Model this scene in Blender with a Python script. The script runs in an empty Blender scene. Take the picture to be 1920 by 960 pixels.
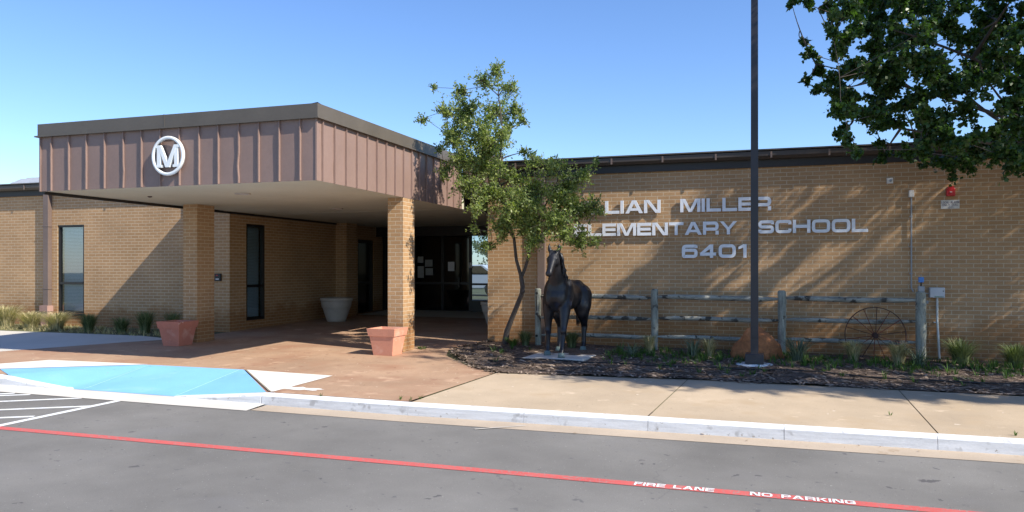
import bpy, bmesh, math, random
import numpy as np
from mathutils import Vector, noise as mnoise
R = math.radians
S = bpy.context.scene
C = S.collection

# ------------------------------------------------------------------ camera, sky, sun, exposure
FPX = 1454.0; YAW = R(18.23); HOR = 505.0; EYE = 1.43
cd = bpy.data.cameras.new('camera'); cam = bpy.data.objects.new('camera', cd); C.objects.link(cam)
cam.location = (0, 0, EYE); cam.rotation_euler = (R(90), 0, YAW)
cd.sensor_width = 36; cd.lens = FPX/1920*36; cd.shift_y = (HOR-480)/1920; cd.clip_end = 2000; cd.clip_start = .05
S.camera = cam
SUN = Vector((3.0, -.88, 2.77)).normalized()      # towards the sun
w = bpy.data.worlds.new('World'); S.world = w; w.use_nodes = True
nt = w.node_tree; bg = nt.nodes['Background']; sky = nt.nodes.new('ShaderNodeTexSky')
sky.sky_type = 'NISHITA'; sky.sun_disc = False
sky.sun_elevation = math.asin(SUN.z); sky.sun_rotation = math.atan2(SUN.x, SUN.y)
sky.air_density = 1.0; sky.dust_density = 0.2; sky.ozone_density = 5.5; sky.altitude = 0
hs = nt.nodes.new('ShaderNodeHueSaturation'); hs.inputs['Saturation'].default_value = 1.08; hs.inputs['Hue'].default_value = .507
nt.links.new(sky.outputs[0], hs.inputs['Color']); nt.links.new(hs.outputs[0], bg.inputs[0]); bg.inputs[1].default_value = 0.14
sl = bpy.data.lights.new('sun', 'SUN'); sl.energy = 5.0; sl.angle = R(.53); sl.color = (1, .93, .82)
so = bpy.data.objects.new('sun', sl); C.objects.link(so); so.rotation_euler = SUN.to_track_quat('Z', 'Y').to_euler(); so.location = (20, -10, 20)
S.view_settings.view_transform = 'Standard'; S.view_settings.look = 'None'; S.view_settings.gamma = 1
S.view_settings.exposure = 0.63; S.view_settings.use_curve_mapping = False
S.render.engine = 'CYCLES'

# ------------------------------------------------------------------ survey: sight lines from the camera met with real planes
def ray(x, y):
    u = (x-960)/FPX
    return (-math.sin(YAW)+math.cos(YAW)*u, math.cos(YAW)+math.sin(YAW)*u, -(y-HOR)/FPX)
def gz(X, Y):
    X = max(-32, min(16, X)); Y = max(-25, min(32, Y))
    return -.008*(X+5)+.02*(Y-14.3)
def G(x, y, dz=0.):
    a, b = -.008, .02; c = a*5-b*14.3+dz; r = ray(x, y)
    t = (c-EYE)/(r[2]-a*r[0]-b*r[1]); return (t*r[0], t*r[1])
def PY(x, y, Y): r = ray(x, y); t = Y/r[1]; return (t*r[0], EYE+t*r[2])
def pix(P):
    d = -math.sin(YAW)*P[0]+math.cos(YAW)*P[1]; r = math.cos(YAW)*P[0]+math.sin(YAW)*P[1]
    return (960+FPX*r/d, HOR-FPX*(P[2]-EYE)/d) if d > .1 else (9999, 9999)

# ------------------------------------------------------------------ materials
MC = {}
def newmat(name):
    m = bpy.data.materials.new(name); m.use_nodes = True; return m, m.node_tree, m.node_tree.nodes['Principled BSDF']
def N(t, kind, **kw):
    n = t.nodes.new(kind)
    for k, v in kw.items():
        if k in n.inputs: n.inputs[k].default_value = v
        else: setattr(n, k, v)
    return n
def ramp(t, fac, stops):
    r = t.nodes.new('ShaderNodeValToRGB'); t.links.new(fac, r.inputs[0]); e = r.color_ramp.elements
    while len(e) > 2: e.remove(e[-1])
    for i, (p, c) in enumerate(stops):
        if i < 2: e[i].position = p; e[i].color = (*c, 1)
        else: k = e.new(p); k.color = (*c, 1)
    return r
def sc(c, k): return tuple(min(1, x*k) for x in c)
def mixc(t, fac, a, b, mode='MIX'):
    m = t.nodes.new('ShaderNodeMix'); m.data_type = 'RGBA'; m.blend_type = mode
    for s, v in ((0, fac), (6, a), (7, b)):
        if hasattr(v, 'links'): t.links.new(v, m.inputs[s])
        else: m.inputs[s].default_value = v if s == 0 else (*v, 1) if len(v) == 3 else v
    return m.outputs[2]
def basic(name, c, rough=.7, var=.15, scale=3., fine=60., bump=.15, bd=.004, metal=0., spec=.5, spots=None, stretch=None):
    if name in MC: return MC[name]
    m, t, p = newmat(name)
    g = N(t, 'ShaderNodeNewGeometry'); pos = g.outputs['Position']
    if stretch:
        mp = N(t, 'ShaderNodeMapping'); mp.inputs['Scale'].default_value = stretch; t.links.new(pos, mp.inputs[0]); pos = mp.outputs[0]
    n1 = N(t, 'ShaderNodeTexNoise', Scale=scale, Detail=6., Roughness=.6); n2 = N(t, 'ShaderNodeTexNoise', Scale=fine, Detail=4., Roughness=.7)
    t.links.new(pos, n1.inputs[0]); t.links.new(pos, n2.inputs[0])
    r1 = ramp(t, n1.outputs[0], [(.3, sc(c, 1-var)), (.7, sc(c, 1+var))])
    r2 = ramp(t, n2.outputs[0], [(.3, (1-var*.8,)*3), (.7, (1+var*.4,)*3)])
    col = mixc(t, 1., r1.outputs[0], r2.outputs[0], 'MULTIPLY')
    if spots:
        for (sscale, thr, width, k, colr) in spots:
            ns = N(t, 'ShaderNodeTexNoise', Scale=sscale, Detail=3., Roughness=.55)
            mp = N(t, 'ShaderNodeMapping'); mp.inputs['Location'].default_value = (k*3.1, k*1.7, 0); t.links.new(g.outputs['Position'], mp.inputs[0]); t.links.new(mp.outputs[0], ns.inputs[0])
            rs = ramp(t, ns.outputs[0], [(thr, (0, 0, 0)), (thr+width, (1, 1, 1))])
            col = mixc(t, rs.outputs[0], col, colr)
    t.links.new(col, p.inputs['Base Color'])
    p.inputs['Roughness'].default_value = rough; p.inputs['Metallic'].default_value = metal; p.inputs['Specular IOR Level'].default_value = spec
    if bump:
        b = N(t, 'ShaderNodeBump', Strength=bump, Distance=bd); t.links.new(n2.outputs[0], b.inputs['Height']); t.links.new(b.outputs[0], p.inputs['Normal'])
    MC[name] = m; return m
def brick(name, c1, c2, mort):
    m, t, p = newmat(name)
    uv = N(t, 'ShaderNodeUVMap'); b = N(t, 'ShaderNodeTexBrick')
    b.offset = .5; b.squash = 1
    t.links.new(uv.outputs[0], b.inputs['Vector'])
    b.inputs['Scale'].default_value = 1; b.inputs['Brick Width'].default_value = .212; b.inputs['Row Height'].default_value = .0692
    b.inputs['Mortar Size'].default_value = .0070; b.inputs['Mortar Smooth'].default_value = .25; b.inputs['Bias'].default_value = -.15
    b.inputs['Color1'].default_value = (*c1, 1); b.inputs['Color2'].default_value = (*c2, 1); b.inputs['Mortar'].default_value = (*mort, 1)
    n1 = N(t, 'ShaderNodeTexNoise', Scale=1.1, Detail=5.); n2 = N(t, 'ShaderNodeTexNoise', Scale=70., Detail=4., Roughness=.7)
    t.links.new(uv.outputs[0], n1.inputs[0]); t.links.new(uv.outputs[0], n2.inputs[0])
    r1 = ramp(t, n1.outputs[0], [(.3, (.86, .85, .84)), (.7, (1.08, 1.06, 1.04))]); r2 = ramp(t, n2.outputs[0], [(.3, (.84, .83, .82)), (.7, (1.1, 1.1, 1.1))])
    col = mixc(t, 1., mixc(t, 1., b.outputs['Color'], r1.outputs[0], 'MULTIPLY'), r2.outputs[0], 'MULTIPLY')
    # splash staining near the ground
    g = N(t, 'ShaderNodeNewGeometry'); s = N(t, 'ShaderNodeSeparateXYZ'); t.links.new(g.outputs['Position'], s.inputs[0])
    n3 = N(t, 'ShaderNodeTexNoise', Scale=2.5, Detail=5.); t.links.new(uv.outputs[0], n3.inputs[0])
    a = N(t, 'ShaderNodeMath', operation='MULTIPLY_ADD'); t.links.new(n3.outputs[0], a.inputs[0]); a.inputs[1].default_value = -.8; t.links.new(s.outputs[2], a.inputs[2])
    rr = ramp(t, a.outputs[0], [(0., (.78, .66, .55)), (.22, (1, 1, 1))])
    col = mixc(t, 1., col, rr.outputs[0], 'MULTIPLY')
    t.links.new(col, p.inputs['Base Color']); p.inputs['Roughness'].default_value = .85; p.inputs['Specular IOR Level'].default_value = .25
    inv = N(t, 'ShaderNodeMath', operation='SUBTRACT'); inv.inputs[0].default_value = 1; t.links.new(b.outputs['Fac'], inv.inputs[1])
    ad = N(t, 'ShaderNodeMath', operation='MULTIPLY_ADD'); t.links.new(n2.outputs[0], ad.inputs[0]); ad.inputs[1].default_value = .25; t.links.new(inv.outputs[0], ad.inputs[2])
    bp = N(t, 'ShaderNodeBump', Strength=.8, Distance=.006); t.links.new(ad.outputs[0], bp.inputs['Height']); t.links.new(bp.outputs[0], p.inputs['Normal'])
    return m
def leafmat(name, dark, light, trans=.35, rough=.45):
    m, t, p = newmat(name)
    g = N(t, 'ShaderNodeNewGeometry'); r = ramp(t, g.outputs['Random Per Island'], [(0., dark), (.55, sc([(a+b)/2 for a, b in zip(dark, light)], 1)), (1., light)])
    t.links.new(r.outputs[0], p.inputs['Base Color']); p.inputs['Roughness'].default_value = rough; p.inputs['Specular IOR Level'].default_value = .4
    tr = N(t, 'ShaderNodeBsdfTranslucent'); k = mixc(t, 1., r.outputs[0], (1.3, 1.5, .5), 'MULTIPLY'); t.links.new(k, tr.inputs[0])
    ms = N(t, 'ShaderNodeMixShader'); ms.inputs[0].default_value = trans
    t.links.new(p.outputs[0], ms.inputs[1]); t.links.new(tr.outputs[0], ms.inputs[2])
    t.links.new(ms.outputs[0], t.nodes['Material Output'].inputs[0]); return m
def glassmat(name, tint=(.75, .82, .85), refl=.25):
    m, t, p = newmat(name)
    tr = N(t, 'ShaderNodeBsdfTransparent'); tr.inputs[0].default_value = (*tint, 1)
    gl = N(t, 'ShaderNodeBsdfGlossy'); gl.inputs['Roughness'].default_value = .02
    fr = N(t, 'ShaderNodeFresnel', IOR=1.5); ad = N(t, 'ShaderNodeMath', operation='ADD'); t.links.new(fr.outputs[0], ad.inputs[0]); ad.inputs[1].default_value = refl; ad.use_clamp = True
    ms = N(t, 'ShaderNodeMixShader'); t.links.new(ad.outputs[0], ms.inputs[0]); t.links.new(tr.outputs[0], ms.inputs[1]); t.links.new(gl.outputs[0], ms.inputs[2])
    t.links.new(ms.outputs[0], t.nodes['Material Output'].inputs[0]); return m
def plain(name, c, rough=.5, metal=0., spec=.5):
    m, t, p = newmat(name); p.inputs['Base Color'].default_value = (*c, 1); p.inputs['Roughness'].default_value = rough
    p.inputs['Metallic'].default_value = metal; p.inputs['Specular IOR Level'].default_value = spec; return m

M_brick = brick('tan_brick', (.45, .282, .148), (.392, .240, .122), (.56, .455, .32))
M_fascia = basic('mauve_metal', (.25, .168, .138), .45, .08, 1.2, 25, .05, .01, spec=.4)
M_trim = basic('bronze_trim', (.105, .088, .068), .45, .10, 1.5, 30, .05)
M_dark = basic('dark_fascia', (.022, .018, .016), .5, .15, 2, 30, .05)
M_gutter = basic('brown_gutter', (.06, .045, .035), .45, .15, 2, 30, .05)
M_spout = basic('brown_downspout', (.16, .115, .095), .5, .1, 2, 30, .05)
M_soffit = basic('painted_soffit', (.52, .50, .39), .9, .08, .8, 30, .1, spots=[(2.2, .68, .1, 3, (.36, .30, .21))])
M_roof = basic('roof_gravel', (.2, .19, .17), .95, .3, 2, 50, .4)
M_frame = plain('bronze_frame', (.012, .011, .011), .35)
M_darkglass = plain('dark_glass', (.003, .0035, .004), .04)
M_glass = glassmat('window_glass', (.62, .80, .92), .20)
M_clear = glassmat('clear_glass', (.42, .52, .62), .02)
M_blind = basic('blind_slats', (.66, .72, .74), .6, .05)
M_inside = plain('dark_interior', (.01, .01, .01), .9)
M_letter = basic('letter_metal', (.74, .76, .79), .4, .05, 4, 40, .04)
M_emblem = basic('emblem_white', (.80, .83, .82), .45, .03, 4, 40, .02)
M_asph = basic('asphalt', (.188, .181, .168), .9, .20, .7, 130, .6, .006, spec=.2,
    spots=[(1.0, .60, .2, 5, (.18, .175, .17)), (7.0, .685, .02, 1, (.13, .127, .125)), (4.6, .715, .012, 2, (.105, .10, .10)), (16.0, .70, .02, 9, (.12, .118, .115)), (60.0, .70, .03, 4, (.42, .41, .39)), (45.0, .71, .03, 6, (.12, .115, .11))])
def add_cracks(m, sc_, wdt, c, soft=.02):
    t = m.node_tree; p = t.nodes['Principled BSDF']; l = p.inputs['Base Color'].links[0].from_socket
    g = N(t, 'ShaderNodeNewGeometry'); n = N(t, 'ShaderNodeTexNoise', Scale=2.2, Detail=5.); t.links.new(g.outputs['Position'], n.inputs[0])
    v = N(t, 'ShaderNodeVectorMath', operation='MULTIPLY_ADD'); t.links.new(n.outputs['Color'], v.inputs[0]); v.inputs[1].default_value = (.9, .9, 0); t.links.new(g.outputs['Position'], v.inputs[2])
    vo = N(t, 'ShaderNodeTexVoronoi', feature='DISTANCE_TO_EDGE', Scale=sc_); t.links.new(v.outputs[0], vo.inputs['Vector'])
    r_ = ramp(t, vo.outputs['Distance'], [(0, (1, 1, 1)), (wdt, (0, 0, 0))]); n2 = N(t, 'ShaderNodeTexNoise', Scale=.6); t.links.new(g.outputs['Position'], n2.inputs[0])
    r2 = ramp(t, n2.outputs[0], [(.46, (0, 0, 0)), (.60, (.8, .8, .8))]); k = mixc(t, 1., r_.outputs[0], r2.outputs[0], 'MULTIPLY')
    t.links.new(mixc(t, k, l, c), p.inputs['Base Color'])
add_cracks(M_asph, .33, .0035, (.13, .125, .12))
M_walk = basic('tan_concrete', (.46, .365, .258), .9, .15, .7, 80, .3, .003, spec=.2, spots=[(1.6, .55, .15, 2, (.43, .33, .22)), (4, .64, .1, 6, (.55, .44, .32)), (20., .715, .01, 4, (.22, .17, .12)), (9., .72, .01, 9, (.60, .52, .42))])
M_red = basic('stained_concrete', (.40, .262, .170), .75, .17, .8, 45, .15, .003, spec=.35,
    spots=[(.9, .47, .2, 4, (.33, .185, .115)), (2.5, .60, .12, 1, (.50, .335, .225)), (5, .62, .1, 7, (.30, .17, .11)), (17., .715, .01, 8, (.72, .62, .5)), (26., .73, .01, 3, (.16, .10, .07))])
M_grey = basic('pale_concrete', (.55, .52, .46), .9, .08, .9, 60, .2, .003, spec=.2)
M_gut = basic('gutter_concrete', (.44, .36, .275), .9, .13, 1.2, 60, .25, .003, spec=.2, spots=[(4., .66, .04, 6, (.36, .28, .2))])
M_gutpale = basic('ramp_concrete', (.60, .57, .51), .9, .08, 1.2, 60, .2, .003, spec=.2)
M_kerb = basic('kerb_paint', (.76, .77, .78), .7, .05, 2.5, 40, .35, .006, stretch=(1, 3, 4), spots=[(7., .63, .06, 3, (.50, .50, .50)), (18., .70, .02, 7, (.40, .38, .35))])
M_kerbface = basic('kerb_face_paint', (.55, .56, .57), .75, .16, 3.5, 45, .5, .01, stretch=(.7, 2, 8), spots=[(6., .60, .08, 3, (.36, .36, .36)), (16., .69, .02, 7, (.30, .28, .25))])  # greyer, more mottled coat for the front face of the kerb
M_blue = basic('blue_paint', (.20, .47, .78), .8, .08, 1.2, 110, .35, .003, spots=[(2., .60, .15, 6, (.25, .50, .76)), (24., .70, .01, 3, (.25, .33, .4)), (70., .68, .02, 8, (.36, .58, .78))])
M_white = basic('white_paint', (.72, .73, .72), .8, .07, 3, 110, .4, .003, spots=[(28., .62, .05, 3, (.42, .42, .42)), (70., .66, .03, 5, (.3, .3, .3))])
M_whitec = basic('pale_paint', (.72, .69, .62), .8, .05, 3, 60, .15, .002, spots=[(16., .72, .02, 3, (.4, .38, .33))])
M_redp = basic('red_paint', (.55, .10, .09), .85, .10, 2, 120, .4, .003, spots=[(30., .57, .06, 3, (.36, .18, .16)), (60., .61, .03, 5, (.22, .20, .19)), (4., .62, .1, 8, (.45, .13, .12))])
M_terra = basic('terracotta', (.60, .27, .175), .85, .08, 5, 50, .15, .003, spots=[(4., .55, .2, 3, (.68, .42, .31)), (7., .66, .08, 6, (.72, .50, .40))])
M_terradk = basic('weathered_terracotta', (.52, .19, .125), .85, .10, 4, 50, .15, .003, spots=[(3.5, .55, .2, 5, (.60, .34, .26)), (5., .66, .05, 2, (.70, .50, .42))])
M_stone = basic('cast_stone', (.42, .38, .33), .9, .1, 3, 50, .2)
M_wood = basic('weathered_log', (.30, .295, .25), .9, .5, 6, 40, .7, .012, stretch=(.5, 3, 3), spots=[(5., .55, .05, 3, (.06, .055, .045))])
M_post = basic('weathered_post', (.30, .31, .26), .9, .4, 8, 40, .7, .012, stretch=(3, 3, .5), spots=[(6., .62, .05, 3, (.09, .085, .07))])
M_bark = basic('bark', (.085, .07, .06), .9, .35, 12, 60, .8, .012, stretch=(1, 1, .3))
M_pole = basic('dark_pole', (.024, .022, .028), .4, .1, 3, 40, .04)
M_mulch = basic('mulch', (.13, .09, .066), .95, .5, 5, 45, 1., .03, spots=[(30., .60, .04, 3, (.30, .22, .16)), (17., .64, .04, 5, (.02, .015, .012))])
M_chip = leafmat('bark_chips', (.05, .032, .022), (.42, .32, .24), .02, .9)
M_dirt = basic('ground_soil', (.13, .13, .06), .95, .3, .6, 20, .5, .02)
M_rock = basic('red_rock', (.40, .15, .055), .9, .35, 3, 18, .9, .03)
M_bronze = basic('bronze_patina', (.012, .012, .015), .42, .5, 4, 14, .12, .006, metal=.0, spec=.45, spots=[(5, .60, .1, 2, (.012, .018, .036))])
M_hoof = basic('green_patina', (.12, .17, .16), .7, .3, 9, 40, .2)
M_rust = basic('rusty_iron', (.055, .022, .016), .8, .4, 12, 60, .3)
M_rustred = basic('rusty_red_iron', (.15, .028, .016), .8, .4, 12, 60, .3)
M_box = plain('grey_plastic', (.50, .52, .54), .45)
M_pale = plain('pale_plastic', (.62, .60, .56), .5)
M_pvc = plain('pvc_pipe', (.55, .58, .56), .5)
M_conduit = plain('grey_conduit', (.30, .32, .34), .45)
M_alarm = plain('alarm_red', (.45, .012, .015), .35)
M_bluep = plain('blue_plastic', (.05, .20, .55), .4)
M_green = plain('green_print', (.05, .25, .12), .6)
M_black = plain('black_plastic', (.010, .010, .011), .5)
M_paper = plain('paper', (.75, .75, .78), .8)
M_galv = basic('galvanised', (.50, .52, .54), .4, .1, 4, 30, .05, metal=.3)
M_ink = plain('sign_ink', (.20, .17, .20), .7)
M_oak = leafmat('oak_leaves', (.095, .145, .038), (.34, .38, .13), .42)
M_pear = leafmat('pear_leaves', (.020, .046, .011), (.065, .125, .026), .36, .4)
M_far = leafmat('far_leaves', (.03, .07, .02), (.10, .17, .05), .3)
M_dry = leafmat('dry_grass', (.20, .19, .08), (.66, .56, .34), .25, .8)
M_grn = leafmat('green_grass', (.04, .075, .022), (.26, .29, .14), .25, .7)
M_weed = leafmat('weeds', (.03, .07, .012), (.12, .22, .04), .3, .6)
M_agave = leafmat('blue_green_blades', (.05, .085, .055), (.24, .29, .21), .2, .6)
M_car = plain('car_white', (.75, .77, .8), .25)
M_tyre = plain('tyre', (.02, .02, .02), .9)

# ------------------------------------------------------------------ mesh helpers
class MB:
    """collects faces in world coordinates, builds ONE mesh object"""
    def __init__(s): s.v = []; s.f = []; s.sm = []; s.mi = []
    def add(s, vs, fs, smooth=False, mi=0):
        o = len(s.v); s.v += [tuple(v) for v in vs]; s.f += [tuple(i+o for i in f) for f in fs]; s.sm += [smooth]*len(fs); s.mi += [mi]*len(fs)
    def box(s, x0, x1, y0, y1, z0, z1, mi=0):
        s.add([(x0,y0,z0),(x1,y0,z0),(x1,y1,z0),(x0,y1,z0),(x0,y0,z1),(x1,y0,z1),(x1,y1,z1),(x0,y1,z1)],
              [(3,2,1,0),(4,5,6,7),(0,1,5,4),(1,2,6,5),(2,3,7,6),(3,0,4,7)], False, mi)
    def hexa(s, lo, hi, mi=0):   # two quads
        s.add(list(lo)+list(hi), [(3,2,1,0),(4,5,6,7),(0,1,5,4),(1,2,6,5),(2,3,7,6),(3,0,4,7)], False, mi)
    def tube(s, pts, rad, n=10, smooth=True, caps=True, mi=0, squash=1.):
        pts = [Vector(p) for p in pts]; rad = rad if isinstance(rad, (list, tuple)) else [rad]*len(pts)
        T = (pts[-1]-pts[0]).normalized(); up = Vector((0, 0, 1)) if abs(T.z) < .9 else Vector((1, 0, 0))
        vs = []
        for i, p in enumerate(pts):
            t = (pts[min(i+1, len(pts)-1)]-pts[max(i-1, 0)]).normalized()
            a = t.cross(up).normalized(); b = a.cross(t).normalized()
            for k in range(n):
                an = 2*math.pi*k/n; vs.append(p+a*math.cos(an)*rad[i]+b*math.sin(an)*rad[i]*squash)
        fs = [(i*n+k, i*n+(k+1) % n, (i+1)*n+(k+1) % n, (i+1)*n+k) for i in range(len(pts)-1) for k in range(n)]
        s.add(vs, fs, smooth, mi)
        if caps:
            s.add(vs[:n], [tuple(range(n))[::-1]], False, mi); s.add(vs[-n:], [tuple(range(n))], False, mi)
    def lathe(s, c, prof, n=28, mi=0):
        vs = [(c[0]+r*math.cos(2*math.pi*k/n), c[1]+r*math.sin(2*math.pi*k/n), c[2]+z) for r, z in prof for k in range(n)]
        s.add(vs, [(i*n+k, i*n+(k+1) % n, (i+1)*n+(k+1) % n, (i+1)*n+k) for i in range(len(prof)-1) for k in range(n)], True, mi)
    def ellip(s, c, r, n=12, m=8, mi=0, rot=None):
        vs = []
        for i in range(m+1):
            th = math.pi*i/m
            for k in range(n):
                ph = 2*math.pi*k/n; v = Vector((r[0]*math.sin(th)*math.cos(ph), r[1]*math.sin(th)*math.sin(ph), r[2]*math.cos(th)))
                if rot: v = rot @ v
                vs.append(Vector(c)+v)
        s.add(vs, [(i*n+k, (i+1)*n+k, (i+1)*n+(k+1) % n, i*n+(k+1) % n) for i in range(m) for k in range(n)], True, mi)
    def build(s, name, mat, parent=None, bevel=0, loc=None):
        me = bpy.data.meshes.new(name); off = Vector(parent.get('_w', (0, 0, 0))) if parent else Vector(loc or (0, 0, 0))
        V = np.array(s.v, dtype=float)
        me.from_pydata((V-np.array(off)).tolist(), [], s.f); me.update()
        me.polygons.foreach_set('use_smooth', s.sm)
        for mm in (mat if isinstance(mat, (list, tuple)) else [mat]): me.materials.append(mm)
        me.polygons.foreach_set('material_index', s.mi)
        uv = me.uv_layers.new(name='UVMap')
        if len(s.f) < 20000:
            nrm = [p.normal for p in me.polygons]; d = uv.data
            for p in me.polygons:
                n = p.normal; ax, ay, az = abs(n.x), abs(n.y), abs(n.z)
                for li in p.loop_indices:
                    v = V[me.loops[li].vertex_index]
                    d[li].uv = (v[0], v[1]) if az >= max(ax, ay) else ((v[0], v[2]) if ay >= ax else (v[1], v[2]))
        o = bpy.data.objects.new(name, me); C.objects.link(o)
        if parent:
            o.parent = parent; o['_w'] = list(off)
        else: o.location = off; o['_w'] = list(off)
        if bevel:
            b = o.modifiers.new('bevel', 'BEVEL'); b.width = bevel; b.segments = 2; b.limit_method = 'ANGLE'
        return o
def tag(o, label=None, cat=None, group=None, kind=None):
    if label: o['label'] = label
    if cat: o['category'] = cat
    if group: o['group'] = group
    if kind: o['kind'] = kind
    return o
def empty(name, loc, label, cat, group=None):
    o = bpy.data.objects.new(name, None); C.objects.link(o); o.location = loc; o['_w'] = list(loc); o.empty_display_size = .2
    return tag(o, label, cat, group)
def sub(o):   # a mesh part used as parent: its children share its frame
    return o
def drape(poly, zf, cell=.25, thick=0.):
    """flat polygon cut on a grid and laid on the surface zf(x,y)"""
    bm = bmesh.new(); bm.faces.new([bm.verts.new((x, y, 0)) for x, y in poly])
    xs = [p[0] for p in poly]; ys = [p[1] for p in poly]
    if cell:
        for ax, lo, hi in ((0, min(xs), max(xs)), (1, min(ys), max(ys))):
            q = math.ceil(lo/cell)*cell
            while q < hi:
                co = [0, 0, 0]; co[ax] = q; no = [0, 0, 0]; no[ax] = 1
                bmesh.ops.bisect_plane(bm, geom=bm.verts[:]+bm.edges[:]+bm.faces[:], plane_co=co, plane_no=no, dist=1e-5); q += cell
    bm.normal_update(); bm.verts.index_update()
    m = MB(); m.add([(v.co.x, v.co.y, zf(v.co.x, v.co.y)) for v in bm.verts], [tuple(v.index for v in (f.verts if f.normal.z > 0 else reversed(f.verts))) for f in bm.faces]); bm.free()
    return m
def clamp(a, lo=0., hi=1.): return max(lo, min(hi, a))

# ------------------------------------------------------------------ ground, road, pavements
def kerbY(X):
    return 8.26 if X < -4 else 8.26+.034*(X+4)
def ramp_drop(X, Y):      # the kerb ramp dips to the gutter
    Y = max(Y, 8.17)
    e = ((X+10.35)-(Y-8.26)*.81)/1.25 if X < -8 else ((-5.95-X)-(Y-8.26)*.993)/1.35
    return .115*clamp(min(e, (9.75-Y)/1.5))
def walk_z(X, Y): return gz(X, Y)-ramp_drop(X, Y)
ROAD = -.13
def road_z(X, Y): return gz(X, Y)+ROAD
gm = MB()
gx = [-400, -60, -32, 16, 60, 400]; gy = [-400, -60, -25, 32, 60, 400]
gm.add([(x, y, gz(x, y)-.25) for y in gy for x in gx], [(j*6+i, j*6+i+1, (j+1)*6+i+1, (j+1)*6+i) for j in range(5) for i in range(5)])
tag(gm.build('ground', M_dirt), kind='structure')
tag(drape([(-31, -24), (15.5, -24), (15.5, kerbY(15.5)-.42), (-4, 7.84), (-31, 7.84)], road_z, None).build('road', M_asph), kind='structure')
# gutter strip
def strip(x0, x1, a, b, zf, n=.5):
    k = max(2, int((x1-x0)/n)+1); m = MB(); vs = []
    for i in range(k):
        X = x0+(x1-x0)*i/(k-1)
        for q in (a(X), b(X)): vs.append((X, q, zf(X, q)))
    m.add(vs, [(2*i, 2*i+2, 2*i+3, 2*i+1) for i in range(k-1)]); return m
gutz = lambda X, Y: road_z(X, Y)+.004+.0*Y
tag(strip(-5.86, 15.5, lambda X: kerbY(X)-.45, lambda X: kerbY(X)-.10, gutz).build('gutter_strip', M_gut), kind='structure')
def gutz2(X, Y): return road_z(X, Y)+.006+.012*clamp((Y-7.8)/.4)
tag(strip(-31, -5.88, lambda X: 7.76, lambda X: 8.20, gutz2).build('gutter_strip', M_gutpale), kind='structure')
# pavements
edge = G(845, 665)
redpoly = [(-12.9, 8.30), (-5.9, 8.30), (-4.02, 8.30), (-3.78, 10.66), (-4.45, 11.25), (-5.2, 12.2), (-5.45, 12.9), (-5.21, 14.6), (-5.21, 27.2), (-11.27, 27.2), (-11.27, 12.75), (-11.9, 12.0), (-12.85, 10.2), (-14.5, 8.30)]
redpoly = redpoly[1:]
tag(drape([(-31, 8.27), (15.5, 8.27+.034*19.5), (15.5, 14.3), (-31, 14.3)], lambda X, Y: walk_z(X, Y)-.012, .25).build('soil_bed', M_dirt), kind='structure')
tag(drape(redpoly, walk_z, .2).build('entrance_pavement', M_red), kind='structure')
# tan sidewalk slabs with real joints
jx = [(-3.98, -3.76), (-1.22, -1.05), (1.58, 1.60), (4.4, 4.3), (7.2, 7.1), (10.0, 9.8), (15.4, 15.4)]
for i in range(len(jx)-1):
    (a0, a1), (b0, b1) = jx[i], jx[i+1]; g_ = .006
    yb = lambda X: kerbY(X)+.005
    m = drape([(a0+g_, yb(a0)), (b0-g_, yb(b0)), (b1-g_, 11.0 if i else 10.98), (a1+g_, 11.0 if i else 10.66)], gz, .5)
    tag(m.build('sidewalk', M_walk), kind='structure')
tag(drape([(-31, 8.30), (-14.53, 8.30), (-12.88, 10.2), (-11.93, 12.0), (-11.40, 12.75), (-12.5, 13.05), (-16, 12.9), (-31, 12.7)], lambda X, Y: walk_z(X, Y)-.002, .5).build('sidewalk', M_grey), kind='structure')
# entry threshold slab, paler
tag(drape([(-10.9, 19.2), (-5.5, 19.2), (-5.5, 21.4), (-10.9, 21.4)], lambda X, Y: gz(X, Y)+.02, .5).build('threshold_pavement', M_grey), kind='structure')
# faint yellow worn stripe
M_yel = basic('worn_yellow', (.62, .45, .22), .9, .1, 3, 60, .1)
a, b = G(835, 735), G(970, 742)
# kerb blocks
kc = [-13.0, -11.6, -10.25]; 
def kerb_block(x0, x1):
    k = 9; prof_n = 7; vs = []
    for i in range(k):
        X = x0+(x1-x0)*i/(k-1); Y = kerbY(X); zt = walk_z(X, Y)+.004; zb = road_z(X, Y-.1)+.0
        zt = max(zt, zb+.012)
        h = zt-zb; r = min(.03, h*.4)
        P = [(Y+.004, zt), (Y-.085, zt), (Y-.085-r*.7, zt-r*.3), (Y-.085-r, zt-r), (Y-.12-.01*h/.13, zb+.002), (Y-.12, zb-.1), (Y+.004, zb-.1)]
        vs += [(X, y, z) for y, z in P]
    n = prof_n; m = MB()
    for i in range(k-1):
        for j in range(n):
            q = (i*n+j, i*n+(j+1) % n, (i+1)*n+(j+1) % n, (i+1)*n+j)
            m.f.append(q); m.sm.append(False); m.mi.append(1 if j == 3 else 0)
    m.v = vs
    m.f += [tuple(range(n))[::-1], tuple(range((k-1)*n, k*n))]; m.sm += [False]*2; m.mi += [0]*2
    return m
ks = [-31, -25, -19, -15.2, -12.3, -10.4, -9.0]
kr = [-5.94, -3.95, -2.56, -1.2, .16, 1.55, 2.95, 4.4, 7.2, 10.0, 15.4]
kerb = empty('kerb', (-4, 8.2, -.1), None, None); kerb['kind'] = 'structure'
for lst in (ks, [-7.3, -5.95], kr):
    for i in range(len(lst)-1):
        kerb_block(lst[i]+.0025, lst[i+1]-.0025).build('kerb_block', [M_kerb, M_kerbface], kerb)
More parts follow.
